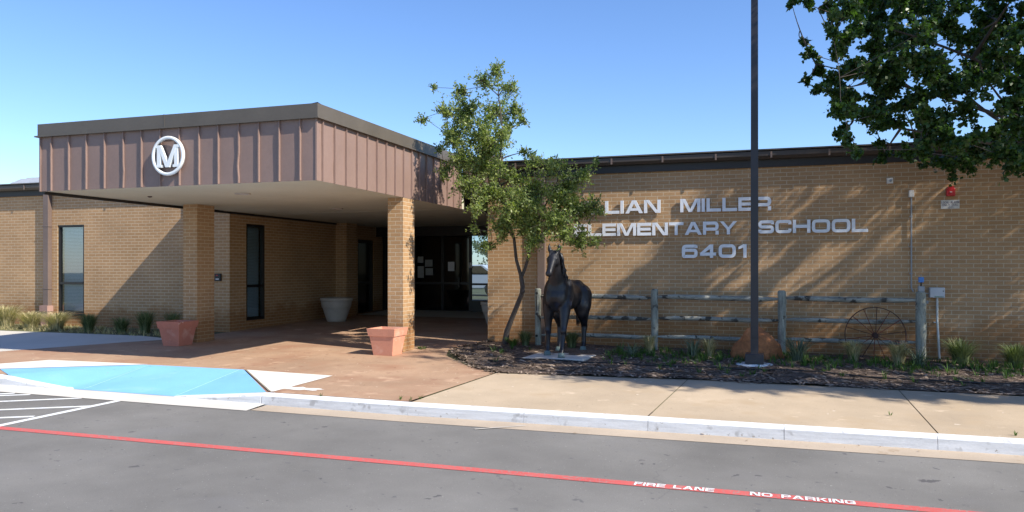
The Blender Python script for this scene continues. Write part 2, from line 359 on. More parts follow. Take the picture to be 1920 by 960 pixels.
# ramp paint
bz = lambda d: (lambda X, Y: walk_z(X, Y)+d)
yk = 8.20
bluep = [(-10.9, 8.62), (-10.3, 8.27), (-8.9, 8.17), (-7.3, 8.17), (-5.97, 8.27), (-7.42, 9.74), (-9.14, 9.70)]
tag(drape(bluep, lambda X, Y: walk_z(X, Y)+.006, .1).build('blue_ramp_paint', M_blue), kind='structure')
tag(drape([(-11.5, 8.9), (-10.93, 8.64), (-9.18, 9.71), (-9.2, 9.73), (-11.05, 9.60)], lambda X, Y: walk_z(X, Y)+.007, .1).build('ramp_white_paint', M_whitec), kind='structure')
tag(drape([(-7.38, 9.74), (-5.93, 8.31), (-5.90, 8.33), (-5.86, 9.66)], lambda X, Y: walk_z(X, Y)+.007, .1).build('ramp_white_paint', M_whitec), kind='structure')
def ribbon(p, q, wd, zf, name, mat, dz=.004, kind='structure', cell=.25):
    p = Vector(p); q = Vector(q); d = (q-p).normalized(); n = Vector((-d.y, d.x))*wd/2
    return tag(drape([tuple(p-n), tuple(q-n), tuple(q+n), tuple(p+n)], zf, cell).build(name, mat), kind=kind)
M_joint = basic('joint_line', (.30, .26, .2), .9, .2, 8, 60, .1)
M_jblue = basic('blue_joint', (.36, .66, .88), .8, .1, 8, 60, .1)
for p, q in (((-8.84, 8.2), (-9.12, 9.68)), ((-7.3, 8.2), (-7.47, 9.7))):
    ribbon(p, q, .018, lambda X, Y: walk_z(X, Y)+.010, 'ramp_joint_line', M_jblue, cell=.1)
ribbon((-5.95, 8.32), (-7.40, 9.75), .022, lambda X, Y: walk_z(X, Y)+.0115, 'ramp_joint_line', M_joint, cell=.1)
# joints in the stained pavement
for p, q in ((G(400, 704), G(700, 645)), (G(470, 710), G(640, 683)), ((-11.2, 10.9), (-5.3, 11.1)), ((-8.9, 9.8), (-8.6, 21))):
    ribbon(p, q, .012, lambda X, Y: walk_z(X, Y)+.003, 'pavement_joint_line', basic('red_joint', (.50, .30, .18), .9, .1, 8, 60, .1))
# pale paint spill beside the ramp
random.seed(3)
c0 = G(565, 729); pts = []
for k in range(26):
    an = 2*math.pi*k/26; rr = 1+random.uniform(-.35, .3); pts.append((c0[0]+math.cos(an)*.34*rr, c0[1]+math.sin(an)*.10*rr))
tag(drape(pts, lambda X, Y: walk_z(X, Y)+.004, .15).build('paint_spill', M_whitec), kind='structure')
# road markings
rz = lambda d: (lambda X, Y: road_z(X, Y)+d)
redline = lambda X: 6.29+.022*(X+2.36)
m = MB(); xs = np.arange(-20, 9.01, .5); vs = []
for X in xs:
    for o_ in (-.058, .058): vs.append((X, redline(X)+o_, road_z(X, redline(X)+o_)+.004))
m.add(vs, [(2*i, 2*i+2, 2*i+3, 2*i+1) for i in range(len(xs)-1)])
tag(m.build('fire_lane_line', M_redp), kind='structure')
def gp(x, y): return G(x, y, ROAD)
ribbon(gp(-60, 811), gp(226, 751), .10, rz(.0045), 'parking_stripe', M_white)
for p, q in ((gp(-80, 745), gp(57, 740)), (gp(-80, 756.5), gp(154, 746.5)), (gp(-80, 772), gp(175, 761.5)), (gp(-80, 787), gp(64, 781)), (gp(-80, 743), gp(28, 737.5))):
    ribbon(p, q, .075, rz(.003), 'parking_stripe', M_white)
ribbon(G(890, 806, ROAD), G(985, 799, ROAD), .03, rz(.0085), 'paint_scuff', basic('old_paint', (.5, .46, .4), .9, .1, 8, 60, .1))

# ------------------------------------------------------------------ lettering strokes
def rnd(path, rad, seg=5, closed=False):
    out = []; n = len(path)
    for i, p in enumerate(path):
        r = rad[i] if isinstance(rad, list) else rad
        if (not closed and i in (0, n-1)) or r <= 0: out.append(Vector(p)); continue
        P = Vector(p); A = (Vector(path[i-1])-P); B = (Vector(path[(i+1) % n])-P); r = min(r, A.length*.49, B.length*.49)
        a, b = P+A.normalized()*r, P+B.normalized()*r
        for k in range(seg+1):
            t = k/seg; out.append(a*(1-t)**2+P*2*t*(1-t)+b*t*t)
    return out
def thick(path, t, closed=False):
    """quads of a stroke of width t"""
    path = [Vector(p) for p in path]; n = len(path); L = []; Rr = []
    for i in range(n):
        if closed: a, b, c = path[i-1], path[i], path[(i+1) % n]
        else: a, b, c = path[max(i-1, 0)], path[i], path[min(i+1, n-1)]
        d1 = (b-a).normalized() if (b-a).length > 1e-6 else (c-b).normalized(); d2 = (c-b).normalized() if (c-b).length > 1e-6 else d1
        n1 = Vector((-d1.y, d1.x)); n2 = Vector((-d2.y, d2.x)); mm = (n1+n2).normalized(); k = t/2/max(.3, mm.dot(n1))
        L.append(b+mm*k); Rr.append(b-mm*k)
    q = n if closed else n-1
    return [[Rr[i], Rr[(i+1) % n], L[(i+1) % n], L[i]] for i in range(q)], (L, Rr)
def glyph(ch, W, t, hy=None):
    """list of strokes: (path, thickness, closed) or ('poly', pts); unit height"""
    h = t/2; k = hy or t; g = k/2; r = .22; o = []
    P = lambda pts, rr=0, cl=False, th=t: o.append((rnd(pts, rr, 5, cl), th, cl))
    if ch == 'L': P([(h, 1), (h, g), (W, g)])
    elif ch == 'I': P([(h, 1), (h, 0)])
    elif ch == '1': P([(W-h, 0), (W-h, 1)]); o.append(('poly', [(W-t, 1), (W-t, 1-t*1.1), (0, .62), (0, .80)]))
    elif ch in 'EF':
        P([(W, 1-g), (h, 1-g), (h, 0)] if ch == 'F' else [(W, 1-g), (h, 1-g), (h, g), (W, g)]); P([(t, .5), (W*.96, .5)], th=k*.95)
    elif ch == 'H': P([(h, 0), (h, 1)]); P([(W-h, 0), (W-h, 1)]); P([(t, .5), (W-t, .5)])
    elif ch == 'A':
        s = t*1.15
        o += [('poly', [(0, 0), (s, 0), (W/2+s*.45, 1), (W/2-s*.55, 1)]), ('poly', [(W-s, 0), (W, 0), (W/2+s*.55, 1), (W/2-s*.45, 1)]), ('poly', [(W*.24, .20), (W*.76, .20), (W*.70, .20+t*.8), (W*.30, .20+t*.8)])]
    elif ch == 'V': 
        s = t*1.2; o += [('poly', [(0, 1), (s, 1), (W/2+s*.4, 0), (W/2-s*.5, 0)]), ('poly', [(W-s, 1), (W, 1), (W/2+s*.5, 0), (W/2-s*.4, 0)])]
    elif ch == 'M':
        P([(h, 0), (h, 1)]); P([(W-h, 0), (W-h, 1)]); s = t*1.05
        o += [('poly', [(t*.5, 1), (t*.5+s, 1), (W/2+s*.45, 0), (W/2-s*.5, 0)]), ('poly', [(W-t*.5-s, 1), (W-t*.5, 1), (W/2+s*.5, 0), (W/2-s*.45, 0)])]
    elif ch == 'N':
        P([(h, 0), (h, 1)]); P([(W-h, 0), (W-h, 1)]); o.append(('poly', [(t*.4, 1), (t*1.6, 1), (W-t*.4, 0), (W-t*1.6, 0)]))
    elif ch == 'T': P([(0, 1-g), (W, 1-g)]); P([(W/2, 0), (W/2, 1-k)])
    elif ch == 'Y':
        s = t*1.15; P([(W/2, 0), (W/2, .42)]); o += [('poly', [(0, 1), (s, 1), (W/2+s*.5, .38), (W/2-s*.45, .38)]), ('poly', [(W-s, 1), (W, 1), (W/2+s*.45, .38), (W/2-s*.5, .38)])]
    elif ch == 'K':
        P([(h, 0), (h, 1)]); o += [('poly', [(W-t*1.3, 1), (W, 1), (t*1.8, .45), (t*.9, .50)]), ('poly', [(t*1.5, .58), (t*2.2, .62), (W, 0), (W-t*1.3, 0)])]
    elif ch in 'RP':
        P([(h, 0), (h, 1-g), (W-h, 1-g), (W-h, .42), (t, .42)], [0, 0, r, r, 0])
        if ch == 'R': P([(W-h, .42-g), (W-h, 0)])
    elif ch == 'D': P([(h, g), (h, 1-g), (W-h, 1-g), (W-h, g)], [0, 0, r, r], True)
    elif ch == 'C': P([(W-h, .66), (W-h, 1-g), (h, 1-g), (h, g), (W-h, g), (W-h, .34)], r)
    elif ch == 'G': P([(W-h, .70), (W-h, 1-g), (h, 1-g), (h, g), (W-h, g), (W-h, .50), (W*.5, .50)], [0, r, r, r, r, 0, 0])
    elif ch in 'O0': P([(W-h, g), (W-h, 1-g), (h, 1-g), (h, g)], r*1.1, True)
    elif ch == 'S': P([(W-h, .70), (W-h, 1-g), (h, 1-g), (h, .5), (W-h, .5), (W-h, g), (h, g), (h, .30)], r*.8)
    elif ch == '6': P([(h, .28), (h, .58), (W-h, .58), (W-h, g), (h, g)], r*.8, True); P([(W-h, .74), (W-h, 1-g), (h, 1-g), (h, .45)], r)
    elif ch == '9': P([(h, .42), (h, 1-g), (W-h, 1-g), (W-h, .42)], r*.8, True); P([(W-h, .55), (W-h, g), (h, g), (h, .26)], r)
    elif ch == '4': P([(W*.72, 0), (W*.72, 1)]); o.append(('poly', [(W*.72-t*.5, 1), (W*.72-t*.5, 1-t*1.5), (t*1.1, .36), (0, .36)])); P([(0, .28), (W, .28)])
    return o
WD = dict(L=1.18, I=.30, A=1.42, N=1.32, M=1.66, E=1.20, R=1.28, T=1.22, Y=1.38, S=1.22, C=1.24, H=1.34, O=1.38, F=1.1, P=1.2, K=1.28, G=1.28, D=1.3)
WD.update({'6': 1.24, '4': 1.24, '0': 1.32, '1': .62, '9': 1.24, ' ': .8})
def put_glyph(m, ch, W, H, t, frame, depth, step=.0006):
    """frame(u, v, w) -> world; w = out of the surface"""
    k = 0
    for st in glyph(ch, W, t):
        k += 1; d = depth+k*step
        if st[0] == 'poly': quads = [[Vector(p) for p in st[1]]]
        else: quads, _ = thick(st[0], st[1], st[2])
        for q in quads:
            n = len(q)
            ar = sum(q[i].x*q[(i+1) % n].y-q[(i+1) % n].x*q[i].y for i in range(n))
            if ar < 0: q = q[::-1]
            top = [frame(p.x*H, p.y*H, d) for p in q]; m.add(top, [tuple(range(n))])
            if depth > .004:
                bot = [frame(p.x*H, p.y*H, 0) for p in q]; m.add(top+bot, [((i+1) % n, i, n+i, n+(i+1) % n) for i in range(n)])
def text(chars, x0, x1, z0, H, t, place, gap=.13, widths=WD):
    """spread a line of letters between x0 and x1; place(ch, ox, scaleW)"""
    tot = sum(widths[c] for c in chars)+gap*(len(chars)-1); k = (x1-x0)/(tot*H); x = x0
    for c in chars:
        if c != ' ': place(c, x, widths[c]*k)
        x += (widths[c]+gap)*k*H

# road words
def road_word(chars, x0, x1, name):
    m = MB()
    def place(c, ox, W):
        y0 = redline(ox)-.043
        put_glyph(m, c, W, .088, .20, lambda u, v, w_: (ox+u, y0+v+.022*u, road_z(ox+u, y0+v)+.006+w_), .001, .0004)
    text(chars, x0, x1, 0, .088, .2, place, .16)
    # stencil bridges: the red shows through two thin gaps
    o = m.build(name, M_white); return tag(o, kind='structure')
road_word('FIRE LANE', -1.03, -.40, 'fire_lane_lettering')
road_word('NO PARKING', -.13, .63, 'no_parking_lettering')

# ------------------------------------------------------------------ school building
YW = 14.3; XL = -11.27; XR = -5.21; TOPZ = 3.22; BK = 27.
bld = empty('school_building', (-8, 20, 0), 'long single storey tan brick school building with dark brown roof edge', 'building')
m = MB()
wx0, wx1, wz0, wz1 = -16.22, -15.40, .38, 2.49
bz0 = -.5
for a in ((-31, wx0, bz0, TOPZ), (wx1, XL, bz0, TOPZ), (wx0, wx1, bz0, wz0), (wx0, wx1, wz1, TOPZ)): m.box(a[0], a[1], YW, YW+.3, a[2], a[3])
m.box(-31, -30.7, YW+.3, BK, bz0, TOPZ); m.box(-30.7, XL-.3, BK-.3, BK, bz0, TOPZ)
# recess side wall with window opening and side door opening
ry0, ry1, rz0, rz1 = 14.88, 15.57, .26, 2.47
sy0, sy1 = 19.95, 20.9
for a in ((YW+.3, ry0, bz0, TOPZ), (ry1, sy0, bz0, TOPZ), (sy1, BK, bz0, TOPZ), (ry0, ry1, bz0, rz0), (ry0, ry1, rz1, TOPZ), (sy0, sy1, 2.3, TOPZ)): m.box(XL-.3, XL, a[0], a[1], a[2], a[3])
m.box(XL, XL+.34, 18.72, 19.3, bz0, 2.70)      # pilaster
m.build('brick_wall', M_brick, bld)
m = MB()
m.box(XR, 16, YW, YW+.3, bz0, TOPZ); m.box(XR, XR+.3, YW+.3, BK, bz0, TOPZ); m.box(XR+.3, 16, BK-.3, BK, bz0, TOPZ); m.box(15.7, 16, YW+.3, BK-.3, bz0, TOPZ)
m.build('brick_wall', M_brick, bld)
m = MB(); m.box(-31, XL-.002, YW-.0, BK, TOPZ+.002, 3.46); m.box(XR+.002, 16, YW-.0, BK, TOPZ+.002, 3.46); m.box(XL, XR, 16.7, BK, 3.19, 3.46)
m.build('roof', M_roof, bld)
m = MB()
for a, b in ((-31, XL-.002), (XR+.002, 16)): m.box(a, b, YW-.05, YW-.002, TOPZ-.004, 3.36)
m.build('fascia_board', M_dark, bld)
m = MB()
for a, b in ((-31, XL-.01), (XR-.01, 16)):
    m.add([(a, YW-.052, 3.35), (b, YW-.052, 3.35), (b, YW-.13, 3.35), (a, YW-.13, 3.35), (a, YW-.17, 3.40), (b, YW-.17, 3.40), (a, YW-.17, 3.475), (b, YW-.17, 3.475), (a, YW-.002, 3.49), (b, YW-.002, 3.49)],
          [(0, 1, 2, 3), (3, 2, 5, 4), (4, 5, 7, 6), (6, 7, 9, 8), (0, 3, 4, 6, 8), (1, 9, 7, 5, 2)])
gt = m.build('gutter', M_gutter, bld)
for X in list(np.arange(-4.6, 7, .93))+[-17.1, -14.2]:
    m = MB(); m.box(X, X+.03, YW-.182, YW-.171, 3.36, 3.47); m.build('gutter_strap', M_spout, gt)
m = MB()
for a, b in ((-31, XL-.01), (XR-.01, 16)):
    m.box(a, b, YW-.19, YW+.02, 3.492, 3.515)
m.build('roof_edge', basic('roof_edge_metal', (.09, .078, .065), .5, .2, 5, 40, .1), bld)
# downspouts
def downspout(x0, x1, p, z0=0.1, z1=3.35):
    m = MB(); m.box(x0, x1, YW-p, YW-.004, z0, z1)
    for z in (.95, 2.45): m.box(x0-.012, x1+.012, YW-p-.006, YW-.003, z, z+.03)
    d = m.build('downspout', M_spout, bld, .006)
    return d
d = downspout(-16.68+.13, -16.39, .115, .45)
m = MB(); m.box(-16.60, -16.35, YW-.17, YW-.003, .42, .56); m.box(-16.58, -16.37, YW-.15, YW-.003, .0, .42)
m.build('downspout_boot', basic('mauve_boot', (.36, .22, .18), .7, .1, 4, 40, .1), d)
downspout(-4.17, -4.02, .10, .0)
downspout(-12.22, -12.07, .11, .0)
# windows
def window(parts, name='window'):
    pass
m = MB(); f = .05
def framebox(x0, x1, z0, z1, mz, y0=YW+.02, y1=YW+.10):
    m = MB(); m.box(x0, x0+f, y0, y1, z0, z1); m.box(x1-f, x1, y0, y1, z0, z1); m.box(x0+f, x1-f, y0, y1, z0, z0+f); m.box(x0+f, x1-f, y0, y1, z1-f, z1); m.box(x0+f, x1-f, y0-.01, y1, mz-.03, mz+.03); return m
wi = framebox(wx0, wx1, wz0, wz1, 1.10).build('window', M_frame, bld)
def sheet(x0, x1, y0, y1, z0, z1): m = MB(); m.add([(x0, y0, z0), (x1, y1, z0), (x1, y1, z1), (x0, y0, z1)], [(0, 1, 2, 3)]); return m
sheet(wx0+.05, wx1-.05, YW+.06, YW+.06, 1.13, wz1-.05).build('pane', M_glass, wi); sheet(wx0+.05, wx1-.05, YW+.06, YW+.06, wz0+.05, 1.07).build('pane', M_glass, wi)
m = MB(); z = wz0+.06
while z < wz1-.06:
    m.add([(wx0+.06, YW+.13, z), (wx1-.06, YW+.13, z), (wx1-.06, YW+.145, z+.03), (wx0+.06, YW+.145, z+.03)], [(0, 1, 2, 3)]); z += .034
m.build('blinds', M_blind, wi)
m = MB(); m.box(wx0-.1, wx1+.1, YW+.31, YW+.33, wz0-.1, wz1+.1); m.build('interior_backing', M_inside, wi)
m = MB(); m.box(wx0-.02, wx1+.02, YW-.03, YW+.02, wz0-.05, wz0-.002); m.build('sill', M_frame, wi)
# recess window (faces +X)
m = MB(); x0, x1 = XL-.10, XL-.01
for a in ((ry0, ry0+.05, rz0, rz1), (ry1-.05, ry1, rz0, rz1), (ry0+.05, ry1-.05, rz0, rz0+.06), (ry0+.05, ry1-.05, rz1-.06, rz1), (ry0+.05, ry1-.05, 1.02, 1.08)): m.box(x0, x1, *a)
wi = m.build('window', M_frame, bld)
M_sg = glassmat('shaded_glass', (.75, .87, .95), .08)
sheet(XL-.055, XL-.055, ry0+.05, ry1-.05, 1.08, rz1-.06).build('pane', M_sg, wi); sheet(XL-.055, XL-.055, ry0+.05, ry1-.05, rz0+.06, 1.02).build('pane', M_sg, wi)
m = MB(); z = rz0+.07
while z < rz1-.07:
    m.add([(XL-.14, ry0+.05, z), (XL-.14, ry1-.05, z), (XL-.155, ry1-.05, z+.03), (XL-.155, ry0+.05, z+.03)], [(0, 1, 2, 3)]); z += .034
m.build('blinds', M_blind, wi)
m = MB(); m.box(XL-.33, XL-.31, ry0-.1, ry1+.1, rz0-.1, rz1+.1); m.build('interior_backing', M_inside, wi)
# side glass door in the recess
m = MB()
for a in ((sy0, sy0+.07, 0, 2.3), (sy1-.07, sy1, 0, 2.3), (sy0+.07, sy1-.07, 2.2, 2.3), (sy0+.07, sy1-.07, 0, .16), (sy0+.07, sy1-.07, 1.0, 1.07)): m.box(XL-.12, XL-.03, a[0], a[1], a[2], a[3])
dr = m.build('glass_door', M_frame, bld)
m = MB(); m.box(XL-.09, XL-.08, sy0+.07, sy1-.07, .16, 2.2); m.build('pane', M_darkglass, dr)
# storefront across the back of the recess
YS = 21.4; hallz = 2.70
m = MB()
m.box(XL, XR, YS, YS+.12, 2.42, 3.19)                      # header
cols = [-11.2, -10.2, -9.25, -8.36, -7.0, -5.9, -5.21]
for X in cols: m.box(X-.035, X+.035, YS+.0, YS+.1, 0, 2.42)
for a, b in ((cols[0], cols[1]), (cols[1], cols[2]), (cols[2], cols[3]), (cols[4], cols[5])): m.box(a+.035, b-.035, YS+.005, YS+.095, 0, .2); m.box(a+.035, b-.035, YS+.005, YS+.095, .98, 1.05)
m.box(cols[3]+.035, cols[4]-.035, YS+.005, YS+.095, 0, .52); m.box(cols[3]+.035, cols[4]-.035, YS+.005, YS+.095, .96, 1.02)
sf = m.build('storefront', M_frame, bld)
for a, b in ((cols[0], cols[1]), (cols[1], cols[2]), (cols[2], cols[3]), (cols[4], cols[5]), (cols[5], cols[6])):
    m = MB(); m.box(a+.036, b-.036, YS+.05, YS+.06, .2, 2.42); m.build('dark_pane', M_darkglass, sf)
sheet(cols[3]+.036, cols[4]-.036, YS+.05, YS+.05, .52, 2.42).build('clear_pane', M_clear, sf)
m = MB()
m.box(-8.72, -8.68, YS-.05, YS-.002, .9, 1.2); m.build('door_handle', M_frame, sf)
# entry hall ceiling strip & upper metal band beside the canopy
m = MB(); m.box(-6.08, XR-.003, 15.15, 15.25, 3.19, 3.79); m.build('upper_metal_band', M_fascia, bld)
m = MB(); m.box(-6.08, XR-.003, 16.6, 16.68, 2.705, 3.46); m.build('void_shade_panel', M_dark, bld)  # near-black sheet stands in for the shade of the open void
m = MB(); m.box(-6.095, -6.083, 15.26, 16.59, 2.702, 3.186); m.box(-6.08, XR-.003, 15.27, 16.59, 3.20, 3.22); m.build('shade_cover_panel', M_dark, bld)  # near-black cover painted as shade over the sunlit ceiling end
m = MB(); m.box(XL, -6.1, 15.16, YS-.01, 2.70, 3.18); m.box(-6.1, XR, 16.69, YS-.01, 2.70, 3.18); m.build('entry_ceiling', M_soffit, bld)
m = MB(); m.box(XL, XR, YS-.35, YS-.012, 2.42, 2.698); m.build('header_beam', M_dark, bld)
# hall beyond the clear pane; rear wall pieces added to keep light out
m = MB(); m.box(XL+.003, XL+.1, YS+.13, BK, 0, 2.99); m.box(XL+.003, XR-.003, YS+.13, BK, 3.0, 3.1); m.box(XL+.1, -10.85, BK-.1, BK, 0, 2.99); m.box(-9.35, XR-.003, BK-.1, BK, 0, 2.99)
m.build('hall_wall_light_block', M_inside, bld)

# notices on the doors
def notice(px, py, wpx, hpx, label):
    (X0, z0), (X1, z1) = PY(px, py+hpx, YS-.003), PY(px+wpx, py, YS-.003)
    m = MB(); m.box(X0, X1, YS-.006, YS-.003, z0, z1); tag(m.build('paper_notice', M_paper, loc=(X0, YS, z0)), label, 'notice')
M_papergrey = plain('grey_paper', (.30, .32, .33), .8)  # darker grey than the white notices
notice(840, 491, 12, 17, 'bright white paper notice taped on the dark entrance door')
notice(879, 492, 6, 10, 'narrow white slip taped beside the see-through entrance pane')
M_paper2 = M_paper; M_paper = M_papergrey
notice(783, 481, 11, 12, 'grey notice high on the dark entrance glass just right of the pillar')
notice(797, 487, 14, 13, 'pale grey notice right of the pillar, upper of its pair')
notice(783, 499, 12, 22, 'tall grey notice nearest the pillar on the entrance glass')
notice(798, 503, 14, 13, 'pale grey notice right of the pillar, lower of its pair')
M_paper = M_paper2

# ------------------------------------------------------------------ entrance canopy
CX0, CX1, CY0, CY1, CZ0, CZ1, CZ2 = XL, -6.10, 9.62, 15.15, 2.70, 3.58, 3.79
can = empty('entrance_canopy', (-8.7, 12.4, 0), 'wide flat entrance canopy with mauve ribbed metal sides on two brick pillars', 'canopy')
def panel(p0, p1, nrm, z0, z1, amp, name):
    """metal cladding sheet with slight oil-canning between ribs"""
    L = (Vector(p1)-Vector(p0)).length; nx = int(L/.06); nz = 14; m = MB(); vs = []
    for j in range(nz+1):
        for i in range(nx+1):
            s = i/nx; P = Vector(p0).lerp(Vector(p1), s); z = z0+(z1-z0)*j/nz
            d = amp*(mnoise.noise(Vector((P.x*1.7+P.y*1.7, z*1.3, 3)))*1.0+.35*mnoise.noise(Vector((P.x*6+P.y*6, z*4, 7))))*math.sin(math.pi*j/nz)**.5
            vs.append((P.x+nrm[0]*d, P.y+nrm[1]*d, z))
    m.add(vs, [(j*(nx+1)+i, j*(nx+1)+i+1, (j+1)*(nx+1)+i+1, (j+1)*(nx+1)+i) for j in range(nz) for i in range(nx)], True)
    return m
m = panel((CX0, CY0), (CX1, CY0), (0, -1), CZ0, CZ1+.02, .007, 'f'); 
m2 = panel((CX1, CY0), (CX1, CY1), (1, 0), CZ0, CZ1+.02, .006, 's'); m.add(m2.v, m2.f, True)
m2 = panel((CX0, YW-.2), (CX0, CY0), (-1, 0), CZ0, CZ1+.02, .006, 's'); m.add(m2.v, m2.f, True)
m.add([(CX1, CY1, CZ0), (CX1-.3, CY1, CZ0), (CX1-.3, CY1, CZ1), (CX1, CY1, CZ1)], [(0, 1, 2, 3)])
fas = m.build('metal_cladding', M_fascia, can)
def rib(p, nrm, bent=0., mat=M_fascia, wr=.011, pr=.034):
    m = MB(); t = (-nrm[1], nrm[0]); n = 10; vs = []
    for j in range(n+1):
        z = CZ0+.004+(CZ1-CZ0-.006)*j/n; b = bent*math.exp(-((z-2.95)/.12)**2)*random.choice((1, .8)) + random.uniform(-.0015, .0015)
        q = pr*(.9 if abs(bent) < .001 else .8)
        c = (p[0]+t[0]*b, p[1]+t[1]*b)
        for a, o_ in ((-wr, .001), (wr, .001), (wr*.7+b*.3, q), (-wr*.7+b*.3, q)):
            vs.append((c[0]+t[0]*a+nrm[0]*o_, c[1]+t[1]*a+nrm[1]*o_, z))
    m.add(vs, [(j*4+k, j*4+(k+1) % 4, (j+1)*4+(k+1) % 4, (j+1)*4+k) for j in range(n) for k in range(4)]+[(0, 1, 2, 3), (4*n+3, 4*n+2, 4*n+1, 4*n)])
    return m.build('standing_seam', mat, can)
random.seed(5)
fx = [-11.03, -10.66, -10.3, -9.93, -9.56, -9.20, -8.84, -8.48, -8.12, -7.77, -7.41, -7.06, -6.71, -6.36]
for i, X in enumerate(fx): rib((X, CY0), (0, -1), {4: .012, 10: -.018}.get(i, 0))
Y = 9.76
while Y < 15.1: rib((CX1, Y), (1, 0)); Y += .327
m = MB(); m.box(CX0-.012, CX0+.012, CY0-.02, CY0+.02, CZ0, CZ1); m.build('corner_trim', M_fascia, can)
m = MB(); m.box(CX1-.012, CX1+.012, CY0-.014, CY0+.012, CZ0, CZ1); m.build('corner_trim', M_fascia, can)
# cap trim: upper band with drip lip
m = MB(); e = .045
m.box(CX0-e*.4, CX1+e, CY0-e, CY0-.002, CZ1+.022, CZ2); m.box(CX1+.002, CX1+e, CY0-.002, CY1+.1, CZ1+.022, CZ2); m.box(CX0-e*.4, CX0-.002, CY0-.002, YW-.2, CZ1+.022, CZ2)
m.box(CX0, CX1, CY0, CY1, CZ2-.03, CZ2-.006)
m.box(-8.75, -8.735, CY0-e-.004, CY0-e+.001, CZ1+.022, CZ2+.004)
m.add([(CX1+e+.001, CY0-e, CZ2+.012), (CX1+e-.10, CY0-e-.001, CZ2), (CX1+e, CY0-e+.1, CZ2)], [(0, 1, 2)])
m.build('cap_trim', M_trim, can)
m = MB(); m.box(CX0-.07, CX1+.062, CY0-.062, CY0-.003, CZ1, CZ1+.021); m.box(CX1+.003, CX1+.062, CY0-.002, CY1+.1, CZ1, CZ1+.021); m.box(CX0-.07, CX0-.003, CY0-.002, YW-.2, CZ1, CZ1+.021)
m.build('drip_lip', M_trim, can)
m = MB(); m.box(CX0+.05, CX1-.004, CY0+.012, CY1-.004, CZ0+.004, CZ0+.05)
sof = m.build('soffit', M_soffit, can)
m = MB(); m.box(CX0+.013, CX0+.049, CY0+.03, 18.7, CZ0-.045, CZ0-.001); m.build('soffit_edge_trim', M_dark, can)
# downlights and a rust spot
def onsoff(px, py):
    r = ray(px, py); t = (CZ0-EYE)/r[2]; return t*r[0], t*r[1]
for px, py in ((455, 363), (632, 391), (845, 421)):
    X, Y = onsoff(px, py); m = MB(); m.lathe((X, Y, CZ0), [(.13, .003), (.13, -.012), (.10, -.014), (.09, .0), (0.001, .002)][::-1]); dl = m.build('downlight', M_stone, can)
    m = MB(); m.lathe((X, Y, CZ0-.002), [(.085, 0), (.001, -.004)]); m.build('lens', M_pale, dl)
X, Y = onsoff(281, 368.5); m = MB(); m.ellip((X, Y, CZ0), (.045, .03, .02)); m.build('rust_stain', M_rust, can)
def pillar(x0, x1, y0, y1):
    m = MB(); m.box(x0, x1, y0, y1, bz0, CZ0+.003); return m.build('brick_pillar', M_brick, can, .004)
pillar(-6.41, -6.105, 12.4, 12.86)
pillar(-10.86, -10.53, 12.4, 12.90)

# round M emblem on the canopy front
eX, eZ, eR = -8.655, 3.155, .30; eY = CY0-.038
em = empty('round_emblem', (eX, CY0, eZ), 'white ring emblem with block letter M on the canopy front', 'emblem')
m = MB(); n = 56; vs = []
for r_, y_ in ((eR, eY), (eR, eY-.035), (eR-.012, eY-.042), (eR-.034, eY-.042), (eR-.045, eY-.035), (eR-.045, eY)):
    vs += [(eX+r_*math.cos(2*math.pi*k/n), y_, eZ+r_*math.sin(2*math.pi*k/n)) for k in range(n)]
m.add(vs, [(j*n+k, ((j+1) % 6)*n+k, ((j+1) % 6)*n+(k+1) % n, j*n+(k+1) % n) for j in range(6) for k in range(n)], True)
m.build('ring', M_emblem, em)
Mp = [(-.215, .135), (-.105, .135), (0, -.045), (.105, .135), (.215, .135), (.215, .085), (.195, .085), (.195, -.115), (.215, -.115), (.215, -.16), (.105, -.16), (.105, -.115), (.125, -.115)]
m = MB()
def slab(poly, d):
    n = len(poly); fr = [(eX+x, eY-d, eZ+z) for x, z in poly]; bk = [(eX+x, eY-.0, eZ+z) for x, z in poly]
    m.add(fr, [tuple(range(n))]); m.add(fr+bk, [((i+1) % n, i, n+i, n+(i+1) % n) for i in range(n)])
slab([(-.222, -.175), (-.102, -.175), (-.102, -.135), (-.222, -.135)], .0396)
slab([(.102, -.175), (.222, -.175), (.222, -.135), (.102, -.135)], .0396)
slab([(-.195, -.175), (-.129, -.175), (-.129, .165), (-.195, .165)], .0380)
slab([(.129, -.175), (.195, -.175), (.195, .165), (.129, .165)], .0380)
slab([(-.222, .165), (-.125, .165), (.036, -.175), (-.036, -.175), (-.165, .125), (-.222, .125)], .0388)
slab([(.125, .165), (.222, .165), (.222, .125), (.165, .125), (.036, -.175), (-.036, -.175)], .0404)
m.build('letter', M_emblem, em)

# raised letters on the right wall
let = empty('wall_lettering', (-1, YW, 2.1), 'raised silver school name in wide capitals with street number on brick wall', 'lettering')
def wall_line(chars, x0, x1, z0, H, gap=.10, W=WD):
    def place(c, ox, Wd):
        m = MB(); put_glyph(m, c, Wd, H, .235, lambda u, v, w_: (ox+u, YW-.022-w_, z0+v), .028); m.build('letter', M_letter, let)
    text(chars, x0, x1, z0, H, .2, place, gap, W)
wall_line('LILLIAN', PY(1070, 390, YW)[0], PY(1239, 390, YW)[0], 2.46, .24)
wall_line('MILLER', PY(1276, 390, YW)[0], PY(1446, 390, YW)[0], 2.46, .24)
wall_line('ELEMENTARY', PY(1077, 430, YW)[0], PY(1382, 430, YW)[0], 2.05, .232)
wall_line('SCHOOL', PY(1422, 430, YW)[0], PY(1627, 430, YW)[0], 2.058, .228)
wall_line('6401', PY(1279, 470, YW)[0], PY(1400, 470, YW)[0], 1.635, .24, .2)

